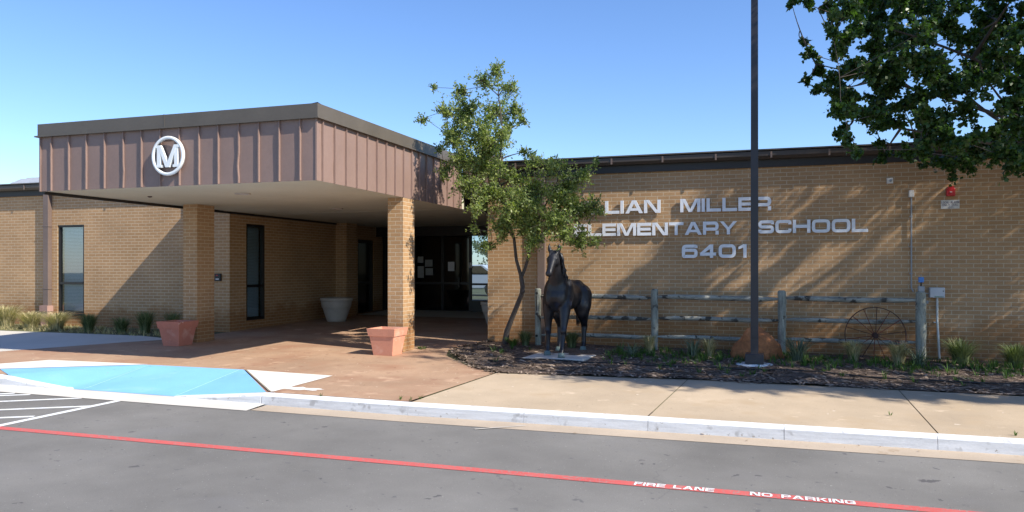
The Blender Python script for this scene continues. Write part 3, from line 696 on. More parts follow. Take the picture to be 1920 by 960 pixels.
# small wall fittings
def onwall(px0, px1, py0, py1): (a, zt), (b, zb) = PY(px0, py0, YW), PY(px1, py1, YW); zt2 = PY(px1, py0, YW)[1]; return a, b, zb, (zt+zt2)/2
a, b, z0, z1 = onwall(1773, 1790, 353, 368)
al = empty('fire_alarm', (a, YW, z0), 'red square fire alarm sounder above the small white wall sign', 'alarm')
m = MB(); m.box(a, b, YW-.06, YW-.002, z0, z1); m.build('housing', M_alarm, al, .012)
m = MB(); m.box(a+.05, b-.05, YW-.072, YW-.061, z0+.06, z1-.06); m.build('strobe_lens', M_pale, al)
m = MB(); m.box(a+.03, b-.02, YW-.05, YW-.003, z1+.002, z1+.03); m.build('top_cover', M_alarm, al)
a, b, z0, z1 = onwall(1764, 1799, 375, 391)
sg = empty('wall_sign', (a, YW, z0), 'small white metal sign about the local alarm below the red alarm', 'sign')
m = MB(); m.box(a, b, YW-.008, YW-.002, z0, z1); m.build('plate', M_pale, sg)
m = MB(); H = .034
for row, (chars, u0, u1) in enumerate((('LOCAL ALARM', .02, .98), ('ONLY DIAL', .06, .94), ('911', .40, .66))):
    zz = z1-.012-(row+1)*.043
    text(chars, a+(b-a)*u0, a+(b-a)*u1, zz, H, .2, lambda c, ox, Wd: put_glyph(m, c, Wd, H, .16, lambda u, v, w_: (ox+u, YW-.0085-w_, zz+v), .0005, .0002), .25)
m.build('sign_text', M_ink, sg)
a, b, z0, z1 = onwall(1662, 1674, 334, 344.5); t = empty('sensor_box', (a, YW, z0), 'small pale sensor box high on the wall under the roof edge', 'sensor')
m = MB(); m.box(a, b, YW-.05, YW-.002, z0, z1); m.build('case', M_pale, t, .006); m = MB(); m.ellip(((a+b)/2+.01, YW-.052, (z0+z1)/2), (.022, .01, .022)); m.build('sensor_lens', M_conduit, t)
a, b, z0, z1 = onwall(1703.5, 1713, 357, 370); t = empty('junction_box', (a, YW, z0), 'small pale junction box on the wall with thin grey conduit dropping to the fence', 'junction box')
m = MB(); m.box(a, b, YW-.06, YW-.002, z0, z1); m.build('case', M_pale, t, .006)
cx = (a+b)/2; m = MB(); m.tube([(cx, YW-.03, z0+.005), (cx, YW-.03, 1.20), (cx, YW-.03, 1.12), (cx+.03, YW-.03, 1.06)], .012, 8); m.build('conduit', M_conduit, t)
for z in (1.8, 2.3, 1.35): m = MB(); m.box(cx-.03, cx+.02, YW-.045, YW-.003, z, z+.015); m.build('conduit_clip', M_conduit, t)
a, b, z0, z1 = onwall(1741, 1769, 539, 558); t = empty('irrigation_box', (a, YW, z0), 'light grey irrigation control box on wall beside last fence post, white pipe below', 'control box')
m = MB(); m.box(a, b, YW-.12, YW-.002, z0, z1); bx = m.build('case', M_box, t, .01)
m = MB(); m.ellip((b-.025, YW-.122, z0+.11), (.009, .005, .009)); m.build('lock', M_black, bx)
m = MB()
for k in range(9): m.box(a+.07+k*.0145, a+.079+k*.0145, YW-.1225, YW-.1205, z0+.012, z0+.024+.004*(k % 3 == 0))
m.build('maker_print', M_green, bx)
px_ = PY(1756, 600, YW)[0]; m = MB(); m.tube([(px_, YW-.05, z0), (px_, YW-.05, .6), (px_+.015, YW-.06, .3), (px_+.03, YW-.08, -.1)], .018, 8); m.box(px_-.05, px_, YW-.05, YW-.002, .55, .57); m.build('pipe', M_pvc, t)
m = MB(); m.box(a-.13, a-.01, YW-.06, YW-.01, z0-.10, z0-.05); m.build('conduit_box', M_conduit, t)
m = MB(); m.tube([(a-.18, YW-.2, z0+.22), (a-.12, YW-.15, z0+.08), (a, YW-.06, z0+.06)], .006, 6); m.build('cable', M_conduit, t)
# key pad beside the recess corner
a, zt = PY(404.5, 513, YW); b, zb = PY(416, 527, YW)
t = empty('door_intercom', (a, YW, zb), 'black card reader box on the shaded brick just right of a pillar', 'card reader')
m = MB(); m.box(a, b, YW-.05, YW-.002, zb, zt); m.build('case', M_black, t, .006)
m = MB(); m.box(a+.04, b-.04, YW-.056, YW-.051, zb+.035, zb+.055); m.build('reader_slot', M_paper, t)
m = MB(); m.box(a+.05, b-.07, YW-.056, YW-.051, zt-.05, zt-.03); m.build('indicator', M_alarm, t)
# red strobe behind the oak
a, z0 = PY(950, 343, YW); t = empty('fire_alarm', (a, YW, z0), 'orange red alarm horn on the brick wall half hidden by the small tree', 'alarm')
m = MB(); m.box(a, a+.11, YW-.06, YW-.002, z0, z0+.15); m.build('housing', plain('faded_red', (.6, .10, .05), .5), t, .01)
m = MB(); m.box(a+.03, a+.08, YW-.07, YW-.061, z0+.04, z0+.10); m.build('strobe_lens', M_alarm, t)
# roof ventilator on the left wing
t = empty('roof_vent', (-17.2, 16.2, 3.46), 'low galvanised roof ventilator on the left wing beside the canopy', 'roof vent')
m = MB(); q = lambda s, z: [(-19.9+1.65-s, 16.2-s, z), (-19.9+1.65+s, 16.2-s, z), (-19.9+1.65+s, 16.2+s, z), (-19.9+1.65-s, 16.2+s, z)]
vx, vy = -18.6, 16.3
q = lambda s, z: [(vx-s*1.25, vy-s, z), (vx+s*1.25, vy-s, z), (vx+s*1.25, vy+s, z), (vx-s*1.25, vy+s, z)]
m.hexa(q(.62, 3.44), q(.50, 3.72)); m.build('curb', M_galv, t)
m = MB(); m.hexa(q(.66, 3.74), q(.62, 3.79)); m.hexa(q(.60, 3.792), q(.50, 3.88)); m.hexa(q(.44, 3.882), q(.40, 3.92)); m.build('hood', M_galv, t)

# ------------------------------------------------------------------ planters
def square_planter(x1, y0, mat, label, ww=.36, tw=.53, H=.46):
    x0 = x1-ww; cx, cy = (x0+x1)/2, y0+ww/2; z0 = gz(cx, cy)-.005
    t = empty('square_planter', (cx, cy, z0), label, 'planter', 'square terracotta planters')
    sq = lambda s, z: [(cx-s/2, cy-s/2, z0+z), (cx+s/2, cy-s/2, z0+z), (cx+s/2, cy+s/2, z0+z), (cx-s/2, cy+s/2, z0+z)]
    m = MB(); bw = .46
    m.hexa(sq(ww, 0), sq(bw, H-.125)); m.build('body', mat, t, .006)
    m = MB(); o1, o2 = sq(bw+.025, H-.13), sq(tw, H); i2, i1 = sq(tw-.07, H), sq(bw-.09, H-.16)
    for ra, rb in ((o1, o2), (o2, i2), (i2, i1)):
        m.add(ra+rb, [(k, (k+1) % 4, 4+(k+1) % 4, 4+k) for k in range(4)])
    m.add(i1, [(0, 1, 2, 3)]); m.add(o1, [(3, 2, 1, 0)])
    m.build('rim', mat, t)
    m = MB(); m.add(sq(bw-.06, H-.12), [(0, 1, 2, 3)]); m.build('soil', M_mulch, t)
    return t
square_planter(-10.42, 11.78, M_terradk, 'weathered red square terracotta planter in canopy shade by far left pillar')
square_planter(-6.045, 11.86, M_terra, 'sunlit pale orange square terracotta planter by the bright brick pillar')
def round_planter(X, Y, label):
    z0 = gz(X, Y); t = empty('round_planter', (X, Y, z0), label, 'planter', 'large round concrete planters')
    m = MB(); m.lathe((X, Y, z0), [(.001, 0), (.23, 0), (.25, .05), (.33, .30), (.355, .36), (.37, .37), (.37, .40), (.375, .41), (.39, .52)]); m.build('body', M_stone, t)
    m = MB(); m.lathe((X, Y, z0), [(.385, .521), (.41, .53), (.41, .60), (.36, .60), (.34, .50), (.001, .50)]); m.build('rim', M_stone, t)
round_planter(-10.42, 17.35, 'big round pale concrete planter deep in the shaded entrance by the side wall')
round_planter(-6.05, 17.3, 'big round pale concrete planter half hidden behind the right wing corner')

# ------------------------------------------------------------------ lamp pole in the bed
X, Y = -.19, 12.6; z0 = gz(X, Y)
t = empty('light_pole', (X, Y, z0), 'tall dark square steel pole on a white concrete footing in the bed', 'pole')
m = MB(); m.lathe((X, Y, z0-.1), [(.29, 0), (.29, .12), (.27, .14), (.001, .145)]); m.build('concrete_footing', basic('footing_paint', (.62, .66, .68), .8, .08, 5, 40, .15), t)
m = MB(); m.hexa([(X-.14, Y-.14, z0+.046), (X+.14, Y-.14, z0+.046), (X+.14, Y+.14, z0+.046), (X-.14, Y+.14, z0+.046)], [(X-.135, Y-.135, z0+.2), (X+.135, Y-.135, z0+.2), (X+.135, Y+.135, z0+.2), (X-.135, Y+.135, z0+.2)]); m.build('base_cover', M_pole, t, .008)
m = MB(); s0, s1 = .058, .05
m.hexa([(X-s0, Y-s0, z0+.2), (X+s0, Y-s0, z0+.2), (X+s0, Y+s0, z0+.2), (X-s0, Y+s0, z0+.2)], [(X-s1, Y-s1, 7.2), (X+s1, Y-s1, 7.2), (X+s1, Y+s1, 7.2), (X-s1, Y+s1, 7.2)]); m.build('shaft', M_pole, t)
m = MB(); m.box(X-.045, X+.045, Y-s0-.008, Y-s0-.0005, z0+.44, z0+.62); m.build('hand_hole_cover', M_pole, t, .004)
m = MB(); m.box(X-.35, X+.35, Y-.2, Y+.2, 7.2, 7.35); m.build('lamp_head', M_pole, t, .02)

# ------------------------------------------------------------------ log fence
FY = 13.95
fx_ = [PY(1009, 600, FY)[0], PY(1227, 600, FY)[0], PY(1466, 600, FY)[0], PY(1727, 600, FY)[0]]
z_top = [PY(1009, 541, FY)[1], PY(1227, 542, FY)[1], PY(1466, 545, FY)[1], PY(1727, 547, FY)[1]]
fen = empty('rail_fence', (fx_[1], FY, 0), 'weathered three rail log fence standing along the brick wall', 'fence')
random.seed(8)
for i, X in enumerate(fx_):
    r_ = (.062, .064, .068, .08)[i]; m = MB(); pts = []; rr = []
    zs = np.linspace(gz(X, FY)-.2, z_top[i]-.03, 9)
    for z in zs: pts.append((X+random.uniform(-.006, .006), FY+random.uniform(-.006, .006), z)); rr.append(r_*random.uniform(.94, 1.04))
    pts.append((X, FY, z_top[i]-.008)); rr.append(r_*.9); pts.append((X, FY, z_top[i]+.004)); rr.append(r_*.6)
    m.tube(pts, rr, 12); po = m.build('post', M_post, fen)
    if i == 0:
        m = MB()
        for z in (.985, .60, .19):
            m = MB(); m.tube([(X-.01, FY-r_-.004, z), (X-.01, FY-r_+.02, z)], .024, 10); m.build('mortise_hole', M_black, po)
        m = MB(); m.tube([(X-.012, FY-r_-.002, .66), (X-.012, FY-r_-.002, .93)], .008, 6); m.build('split_crack', M_black, po)
rails_z = [(PY(1120, 557, FY)[1], PY(1700, 562, FY)[1]), (PY(1120, 597.5, FY)[1], PY(1700, 602, FY)[1]), (PY(1120, 631, FY)[1], PY(1700, 641, FY)[1])]
for k in range(3):
    for (za, zb), r_ in zip(rails_z, (.046, .040, .038)):
        xa, xb = fx_[k]+.05, fx_[k+1]-.05; n = 13; pts = []; rr = []
        for i in range(n+1):
            s = i/n; X = xa+(xb-xa)*s; f_ = (X-fx_[0])/(fx_[3]-fx_[0]); z = za+(zb-za)*f_+.012*math.sin(s*4+k)+random.uniform(-.004, .004)
            e_ = min(s, 1-s); q = .45 if e_ < .01 else (.8 if e_ < .09 else 1)
            pts.append((X, FY+random.uniform(-.004, .004), z)); rr.append(r_*q*random.uniform(.93, 1.06))
        m = MB(); m.tube(pts, rr, 10); m.build('rail', M_wood, fen)
# little electrical fitting on the last post
X = fx_[3]; t = empty('post_sensor', (X, FY, z_top[3]), 'small blue capped rain sensor on top of the last fence post', 'sensor')
m = MB(); m.box(X-.045, X+.045, FY-.04, FY+.04, z_top[3]+.005, z_top[3]+.09); m.build('base', M_conduit, t, .006)
m = MB(); m.tube([(X, FY, z_top[3]+.09), (X, FY, z_top[3]+.15)], .012, 8); m.build('stem', M_black, t)
m = MB(); m.box(X-.038, X+.038, FY-.03, FY+.03, z_top[3]+.15, z_top[3]+.235); m.build('cap', M_bluep, t, .006)
m = MB(); m.tube([(X, FY, z_top[3]+.236), (X, FY, z_top[3]+.28)], .005, 6); m.build('probe', M_conduit, t)

# wagon wheel leaning on the rails
wc = Vector((*[PY(1641, 629, 13.83)[i] for i in (0,)], 13.83, PY(1641, 629, 13.83)[1])); WR = .53
WR = (PY(1699, 629, 13.83)[0]-PY(1584, 629, 13.83)[0])/2
t = empty('wagon_wheel', (wc.x, wc.y, wc.z-WR), 'rusty thin spoked iron wheel leaning against the log rails', 'wheel')
tilt = .10
def wp(an, r_): return Vector((wc.x+r_*math.cos(an), wc.y+r_*math.sin(an)*tilt, wc.z+r_*math.sin(an)))
m = MB(); n = 48; ring = [wp(2*math.pi*k/n, WR) for k in range(n+1)]
vs = []
for k in range(n):
    an = 2*math.pi*k/n
    for dr, dy in ((-.006, -.02), (.006, -.02), (.006, .02), (-.006, .02)):
        p = wp(an, WR+dr); vs.append((p.x, p.y+dy, p.z))
m.add(vs, [(k*4+j, k*4+(j+1) % 4, ((k+1) % n)*4+(j+1) % 4, ((k+1) % n)*4+j) for k in range(n) for j in range(4)]); m.build('rim', M_rust, t)
m = MB(); m.tube([(wc.x, wc.y-.07, wc.z), (wc.x, wc.y+.07, wc.z)], .045, 12); m.tube([(wc.x, wc.y-.09, wc.z), (wc.x, wc.y-.07, wc.z)], .028, 10); m.build('hub', M_rust, t)
for k in range(14):
    an = 2*math.pi*(k+.35)/14; m = MB(); a_ = wp(an, .04); a_.y += (-.03 if k % 2 else .03)
    m.tube([a_, wp(an, WR-.005)], .0062, 6); m.build('spoke', M_rustred if k % 3 else M_rust, t)

# boulder
def boulder(cx, cy, rx, ry, rz, seed, name, label, cat, mat):
    bm = bmesh.new(); bmesh.ops.create_icosphere(bm, subdivisions=4, radius=1)
    random.seed(seed); planes = [(Vector((random.uniform(-1, 1), random.uniform(-1, 1), random.uniform(-.2, 1))).normalized(), random.uniform(.62, .9)) for _ in range(11)]
    for v in bm.verts:
        p = v.co.copy()
        for n_, d_ in planes:
            e_ = p.dot(n_)-d_
            if e_ > 0: p -= n_*e_*.9
        p *= 1+.10*mnoise.noise(p*1.8+Vector((seed, 0, 0)))+.035*mnoise.noise(p*7)
        v.co = p
    m = MB(); bm.verts.index_update(); z0 = gz(cx, cy)
    m.add([(cx+v.co.x*rx, cy+v.co.y*ry, z0+v.co.z*rz) for v in bm.verts], [tuple(v.index for v in f_.verts) for f_ in bm.faces], False); bm.free()
    return tag(m.build(name, mat, loc=(cx, cy, z0)), label, cat)
bX = PY(1421, 640, 13.55)[0]
boulder(bX+.0, 13.45, .42, .28, .60, 4, 'boulder', 'rust coloured boulder behind the dark pole', 'rock', M_rock)
boulder(*[PY(1119, 648, 13.6)[0], 13.6], .085, .05, .055, 9, 'brick_fragment', 'loose brick fragment lying in the bed behind the horse statue', 'brick', M_rock)

# ------------------------------------------------------------------ horse statue on its slab
sl_ = [G(983, 678), G(1095, 680), G(1137, 660), G(1035, 658)]
sl_ = [(-3.80, 12.02), (-2.80, 12.16), (-2.62, 13.75), (-3.72, 13.55)]
m = MB(); zs0 = gz(-3.2, 12.8)
m.hexa([(x, y, zs0-.06) for x, y in sl_], [(x, y, zs0+.035) for x, y in sl_]); SLABZ = zs0+.035
tag(m.build('statue_slab', M_grey, loc=(-3.2, 12.8, zs0), bevel=.006), 'flat pale concrete slab under the horse statue', 'slab')
HO = Vector((-3.335, 13.05, SLABZ)); ang = R(-91); F = Vector((math.cos(ang), math.sin(ang), 0)); Lt = Vector((-F.y, F.x, 0))
def hp(s, f, z): return HO+Lt*s+F*f+Vector((0, 0, z))
horse = empty('horse_statue', tuple(HO), 'life size dark bronze horse statue standing with head raised', 'statue')
from mathutils import Matrix
rotF = Matrix((( Lt.x, F.x, 0), (Lt.y, F.y, 0), (0, 0, 1)))
m = MB()
E = lambda s, f, z, a, b, c, tilt=0: m.ellip(hp(s, f, z), (a, b, c), 20, 14, rot=rotF @ Matrix.Rotation(tilt, 3, 'X'))
T = lambda pts, r, n=14: [m.tube([hp(*p) for p in pts], r, n)] + [m.ellip(hp(*p), (q, q, q), 10, 8) for p, q in zip(pts, r)]
# trunk
T([(0, .48, .98), (0, .30, .99), (0, .05, .95), (0, -.20, .96), (0, -.40, 1.02), (0, -.52, 1.04)], [.205, .235, .24, .235, .235, .215], 20)
E(0, .44, 1.06, .215, .19, .27); E(0, .48, .90, .205, .15, .18); E(.09, .56, 1.0, .10, .095, .20, .2); E(-.09, .56, 1.0, .10, .095, .20, .2)   # chest
E(.11, -.45, 1.02, .15, .24, .24); E(-.11, -.45, 1.02, .15, .24, .24); E(0, -.38, 1.15, .15, .24, .11)       # croup
E(0, .30, 1.20, .075, .20, .10); E(.165, .38, 1.04, .09, .16, .25, .3); E(-.165, .38, 1.04, .09, .16, .25, .3)    # withers, shoulders
E(0, .50, 1.10, .20, .155, .24); E(0, .52, .97, .205, .14, .20); E(0, .40, 1.20, .14, .18, .12)
# neck
T([(0, .40, 1.06), (0, .50, 1.22), (.012, .60, 1.38), (.022, .68, 1.52), (.03, .73, 1.62)], [.215, .165, .116, .092, .080], 16)
T([(0, .34, 1.20), (.012, .47, 1.36), (.022, .58, 1.52), (.03, .65, 1.64)], [.10, .082, .068, .06])
# head, hanging from the poll
T([(.03, .76, 1.68), (.025, .83, 1.60), (.015, .89, 1.50), (.005, .94, 1.41), (0, .965, 1.365)], [.078, .085, .068, .057, .051])
E(.088, .80, 1.58, .05, .075, .085); E(-.035, .80, 1.58, .05, .075, .085)                 # jowls
E(.098, .865, 1.615, .022, .03, .024); E(-.052, .865, 1.615, .022, .03, .024)               # eye sockets
E(-.0, .975, 1.36, .062, .04, .045); E(.035, .995, 1.385, .020, .022, .024); E(-.035, .995, 1.385, .020, .022, .024)
for s in (-.034, .096):                                                                  # ears
    sg = 1 if s > 0 else -1
    T([(s, .75, 1.71), (s+.016*sg, .755, 1.765), (s+.022*sg, .76, 1.82), (s+.012*sg, .765, 1.875)], [.032, .038, .028, .008], 8)
# forelegs: horse's own right (image left) back a little, left leg advanced
def leg_f(s, f0, df):
    T([(s*.85, .46, .94), (s*.95, f0+df*.12, .76), (s, f0+df*.38, .60), (s, f0+df*.55, .47)], [.125, .104, .076, .058], 12)
    T([(s, f0+df*.55, .47), (s, f0+df*.6+.01, .42), (s, f0+df*.62, .37)], [.056, .061, .050], 12)
    T([(s, f0+df*.62, .37), (s, f0+df*.8, .24), (s, f0+df*.95, .13)], [.047, .041, .041], 12)
    T([(s, f0+df*.95, .13), (s, f0+df+.03, .075), (s, f0+df+.045, .04)], [.047, .044, .050], 12)
leg_f(-.165, .44, .02); leg_f(.155, .52, .22)
def leg_h(s, f0):
    T([(s*.75, -.46, .98), (s*.95, f0+.03, .80), (s, f0+.04, .66), (s, f0-.03, .55), (s, f0-.09, .46)], [.21, .170, .120, .084, .060], 14)
    T([(s, f0-.09, .48), (s, f0-.10, .43), (s, f0-.075, .36)], [.058, .062, .052], 12)
    T([(s, f0-.075, .36), (s, f0-.055, .24), (s, f0-.05, .13)], [.050, .044, .044], 12)
    T([(s, f0-.05, .13), (s, f0-.01, .075), (s, f0+.01, .04)], [.048, .045, .050], 12)
leg_h(.22, -.42); leg_h(-.17, -.22)
bd = m.build('body', M_bronze, horse)
rm = bd.modifiers.new('remesh', 'REMESH'); rm.mode = 'VOXEL'; rm.voxel_size = .014; rm.use_smooth_shade = True
sm_ = bd.modifiers.new('smooth', 'SMOOTH'); sm_.factor = .6; sm_.iterations = 12
m = MB()
for s, f in ((-.165, .505), (.155, .785), (.22, -.41), (-.17, -.21)):
    m = MB(); m.lathe(hp(s, f, 0), [(.001, .0), (.062, .0), (.060, .02), (.047, .075), (.02, .08)], 16); m.build('hoof', M_hoof, horse)
# mane: locks falling on the image-right side of the neck, forelock
random.seed(21); m = MB()
for k in range(46):
    u = random.random(); f = .42+.27*u; z = 1.29+.42*u; s0 = random.uniform(-.02, .03)
    ln_ = random.uniform(.12, .22); s0 += .03; pts = [(s0, f-.03, z+.03), (s0+.07, f-.02+random.uniform(-.02, .02), z-.01), (s0+.10+random.uniform(-.01, .025), f+.01, z-ln_*.5), (s0+.09+random.uniform(0, .03), f+random.uniform(-.03, .03), z-ln_)]
    m.tube([hp(*p) for p in pts], [.020, .022, .017, .004], 6)
for k in range(14):
    s0 = random.uniform(-.045, .045); o3 = .03; pts = [(s0+o3, .73, 1.735), (s0*1.1+o3, .80, 1.73), (s0*1.3+o3, .85, 1.66), (s0*1.3+o3+random.uniform(-.02, .02), .865, 1.60)]
    m.tube([hp(*p) for p in pts], [.018, .019, .014, .004], 6)
m.build('mane', M_bronze, horse)
m = MB()
for k in range(26):
    a_ = random.uniform(-.035, .035); b_ = random.uniform(-.03, .03); e_ = random.uniform(.40, .52)
    pts = [(.02, -.66, 1.13), (.05+a_*.4, -.76+b_*.4, 1.02), (.07+a_, -.79+b_, .80), (.06+a_*1.3, -.76+b_, .60), (.05+a_*.7, -.72+b_, e_)]
    m.tube([hp(*p) for p in pts], [.028, .026, .022, .018, .004], 6)
m.build('tail', M_bronze, horse)

# ------------------------------------------------------------------ planting bed
bed = [(-5.21, 14.29), (-5.32, 12.95), (-5.0, 12.2), (-4.38, 11.3), (-3.76, 10.68), (-1.05, 10.99), (1.6, 11.02), (15.4, 11.02), (15.4, 14.29)]
rb_ = random.Random(77); bedj = [bed[0]]
for (xa, ya), (xb, yb_) in zip(bed[0:7], bed[1:8]):
    n_ = max(2, int(math.hypot(xb-xa, yb_-ya)/.07))
    for k in range(1, n_+1): u_ = k/n_; bedj.append((xa+(xb-xa)*u_+rb_.uniform(-.022, .022), ya+(yb_-ya)*u_+rb_.uniform(-.022, .022)))
bedj[-1] = bed[7]; bedj.append(bed[8])
def bed_z(X, Y): return gz(X, Y)+.012+.03*mnoise.noise(Vector((X*1.1, Y*1.1, 0)))+.016*mnoise.noise(Vector((X*5, Y*5, 2)))+.02*clamp((Y-11.1)/.8)
bd_ = drape(bedj, bed_z, .12); bd_.sm = [True]*len(bd_.f)
tag(bd_.build('mulch_bed', M_mulch), kind='structure')
def in_bed(X, Y): return -5.2 < X < 6 and Y < 14.2 and Y > 11.0+max(0, -(X+3.76))*.9-max(0, 0) and not (X < -3.76 and Y < 10.7+(-3.76-X)*1.05)
rng = random.Random(11)
m = MB()
cnt = 0
while cnt < 6800:
    X = rng.uniform(-5.4, 5.2); Y = 10.92+3.1*rng.random()**1.6
    if rng.random() < .13:
        q_ = rng.randrange(0, 6); (xa, ya), (xb, yb_) = bed[q_+1] if False else bed[min(q_, 5)], bed[min(q_, 5)+1]; u_ = rng.random(); X = xa+(xb-xa)*u_+rng.gauss(0, .05); Y = ya+(yb_-ya)*u_+rng.gauss(0, .05)
        if X < -5.6 or X > 6: continue
    elif not in_bed(X, Y): continue
    if -3.78 < X < -2.66 and 12.05 < Y < 13.6: continue
    cnt += 1; L = rng.uniform(.015, .055); W_ = rng.uniform(.006, .016); an = rng.uniform(0, math.pi); tl = rng.uniform(-.5, .5); z = max(bed_z(X, Y), walk_z(X, Y)+.004)+.008
    dx, dy = math.cos(an), math.sin(an)
    m.add([(X-dx*L-dy*W_, Y-dy*L+dx*W_, z-tl*L*.5), (X+dx*L-dy*W_, Y+dy*L+dx*W_, z+tl*L*.5), (X+dx*L+dy*W_, Y+dy*L-dx*W_, z+.004+tl*L*.5), (X-dx*L+dy*W_, Y-dy*L-dx*W_, z+.004-tl*L*.5)], [(0, 1, 2, 3)])
tag(m.build('bark_chips', M_chip), 'loose bark chips and dry leaves scattered over the planting bed', 'mulch', kind='stuff')
m = MB(); pts = [(-3.9, 11.98), (-3.0, 11.93), (-1.8, 11.9), (-.6, 12.0), (.6, 11.93), (1.6, 11.75), (2.6, 11.7), (3.6, 11.8), (5, 11.7)]
pp = [(x, y, bed_z(x, y)+.016) for x, y in pts]; pl = []
for i in range(len(pp)-1):
    for k in range(6):
        s = k/6; x = pp[i][0]*(1-s)+pp[i+1][0]*s; y = pp[i][1]*(1-s)+pp[i+1][1]*s; pl.append((x, y, bed_z(x, y)+.014))
m.tube(pl, .011, 7); tag(m.build('drip_hose', M_black, loc=pl[0]), 'thin black irrigation hose lying across the mulch bed', 'hose')
m = MB(); rng = random.Random(5)
for k in range(90):
    if k < 55: X, Y = rng.uniform(-9.5, -4.2), rng.uniform(8.7, 12); z = walk_z(X, Y)+.006
    else: X, Y = rng.uniform(-6, 3), kerbY(0)-.12-rng.random()**2*.5; z = road_z(X, Y)+.012
    L = rng.uniform(.006, .022); an = rng.uniform(0, 6.28); dx, dy = math.cos(an)*L, math.sin(an)*L
    m.add([(X-dx, Y-dy, z), (X+dy*.5, Y-dx*.5, z+.004), (X+dx, Y+dy, z+.006), (X-dy*.5, Y+dx*.5, z+.003)], [(0, 1, 2, 3)])
for px, py in ((407, 747), (415, 748), (421, 747), (455, 753), (400, 746)):
    X, Y = G(px, py, ROAD); 
    for k in range(5):
        L = .03; an = rng.uniform(0, 6.28); dx, dy = math.cos(an)*L, math.sin(an)*L; xx, yy = X+rng.uniform(-.05, .05), Y+rng.uniform(-.03, .03); z = road_z(xx, yy)+.03+rng.uniform(0, .02)
        m.add([(xx-dx, yy-dy, z), (xx+dy*.5, yy-dx*.5, z+.01), (xx+dx, yy+dy, z), (xx-dy*.5, yy+dx*.5, z+.006)], [(0, 1, 2, 3)])
tag(m.build('fallen_leaves', leafmat('litter', (.10, .05, .025), (.45, .30, .15), .1, .9)), 'small dry leaves and grit on the pavement and along the gutter', 'leaf litter', kind='stuff')

# ------------------------------------------------------------------ grasses
def blades(m, X, Y, z0, n, H, spread, wd, droop, rng, seg=4):
    for k in range(n):
        an = rng.uniform(0, 2*math.pi); r0 = rng.random()**.7*spread*.25; h = H*rng.uniform(.55, 1.05); out = spread*rng.uniform(.15, 1.)
        bx_, by_ = X+math.cos(an)*r0, Y+math.sin(an)*r0; sx, sy = -math.sin(an), math.cos(an); w_ = wd*rng.uniform(.6, 1.2); tw = rng.uniform(-.5, .5)
        vs = []
        for j in range(seg+1):
            t_ = j/seg; q = out*t_**1.6; hz = h*(t_*(1+droop)-droop*t_*t_*1.35); ww = w_*(1-t_)**.6
            px_, py_ = bx_+math.cos(an+tw*t_)*q, by_+math.sin(an+tw*t_)*q
            vs += [(px_-sx*ww, py_-sy*ww, z0+max(hz, .005)), (px_+sx*ww, py_+sy*ww, z0+max(hz, .005))]
        m.add(vs, [(2*j, 2*j+1, 2*j+3, 2*j+2) for j in range(seg)])
def tuft(px, Y, H, spread, n, mat, label, name='grass_clump', wd=.0055, droop=.6, group='ornamental grass clumps by the walls', dz=0.):
    X = PY(px, 600, Y)[0]; rng = random.Random(int(px*7)+3); m = MB(); z0 = (bed_z(X, Y) if X > XR else gz(X, Y))+dz
    blades(m, X, Y, z0-.01, int(n*(2.2 if name == 'grass_clump' else 1.5)), H, spread, wd, droop, rng)
    return tag(m.build(name, mat, loc=(X, Y, z0)), label, 'grass' if 'grass' in name else 'plant', group)
Yl = 13.55
tuft(12, Yl, .66, .55, 380, M_dry, 'dry feathery grass clump at the far left edge of the wall')
tuft(58, Yl-.05, .50, .52, 340, M_dry, 'straw coloured grass clump left of the brown downspout')
tuft(106, Yl-.1, .52, .52, 360, M_dry, 'pale straw grass clump below the left window and downspout')
tuft(166, Yl-.25, .52, .34, 300, M_grn, 'dense dark green grass clump with straw tips right of the left window')
tuft(228, Yl-.1, .45, .38, 160, M_grn, 'low grass clump in the diagonal wall shadow')
tuft(272, Yl-.0, .62, .38, 200, M_grn, 'tall thin grass clump in shadow left of the shaded terracotta planter')
tuft(325, Yl+.1, .60, .36, 180, M_grn, 'shaded grass clump just behind the weathered terracotta planter')
Yr = 13.35
tuft(1218, Yr, .42, .24, 130, M_dry, 'arching straw grass tuft at the foot of the second fence post', droop=.9)
tuft(1340-10, Yr-.1, .42, .26, 90, M_dry, 'dry tuft of grass between pole and second fence post', droop=.8)
tuft(1300, Yr-.15, .40, .30, 46, M_agave, 'blue green bladed plant left of the boulder', 'strappy_plant', .010, .3)
tuft(1185, Yr-.45, .26, .34, 36, M_agave, 'low blue green bladed plant right of the horse slab', 'strappy_plant', .010, .4)
tuft(1495, Yr-.15, .50, .40, 90, M_agave, 'spiky grey green plant right of the third fence post', 'strappy_plant', .008, .5)
tuft(1600, Yr+.1, .44, .30, 130, M_dry, 'pale grass tuft below the left side of the rusty wheel', droop=.9)
tuft(1685, Yr-.05, .46, .34, 170, M_dry, 'straw grass tuft below the right side of the rusty wheel', droop=.9)
tuft(1722, Yr-.25, .36, .30, 44, M_agave, 'blue green bladed plant in front of the last fence post', 'strappy_plant', .010, .4)
tuft(1802, Yr+.25, .52, .42, 220, M_grn, 'dark tall grass clump right of the white pipe')
tuft(1905, Yr+.2, .46, .40, 220, M_grn, 'dark grass clump at the right edge of the wall')
tuft(985, 13.75, .36, .26, 150, M_grn, 'green grass clump at the foot of the small tree')
tuft(1072, 13.7, .40, .30, 150, M_grn, 'grass clump behind the hind legs of the horse', droop=.7)
tuft(962, 13.6, .20, .22, 80, M_weed, 'small bright weeds beside the small tree trunk', 'weed_patch', .007, .3, 'low weeds')
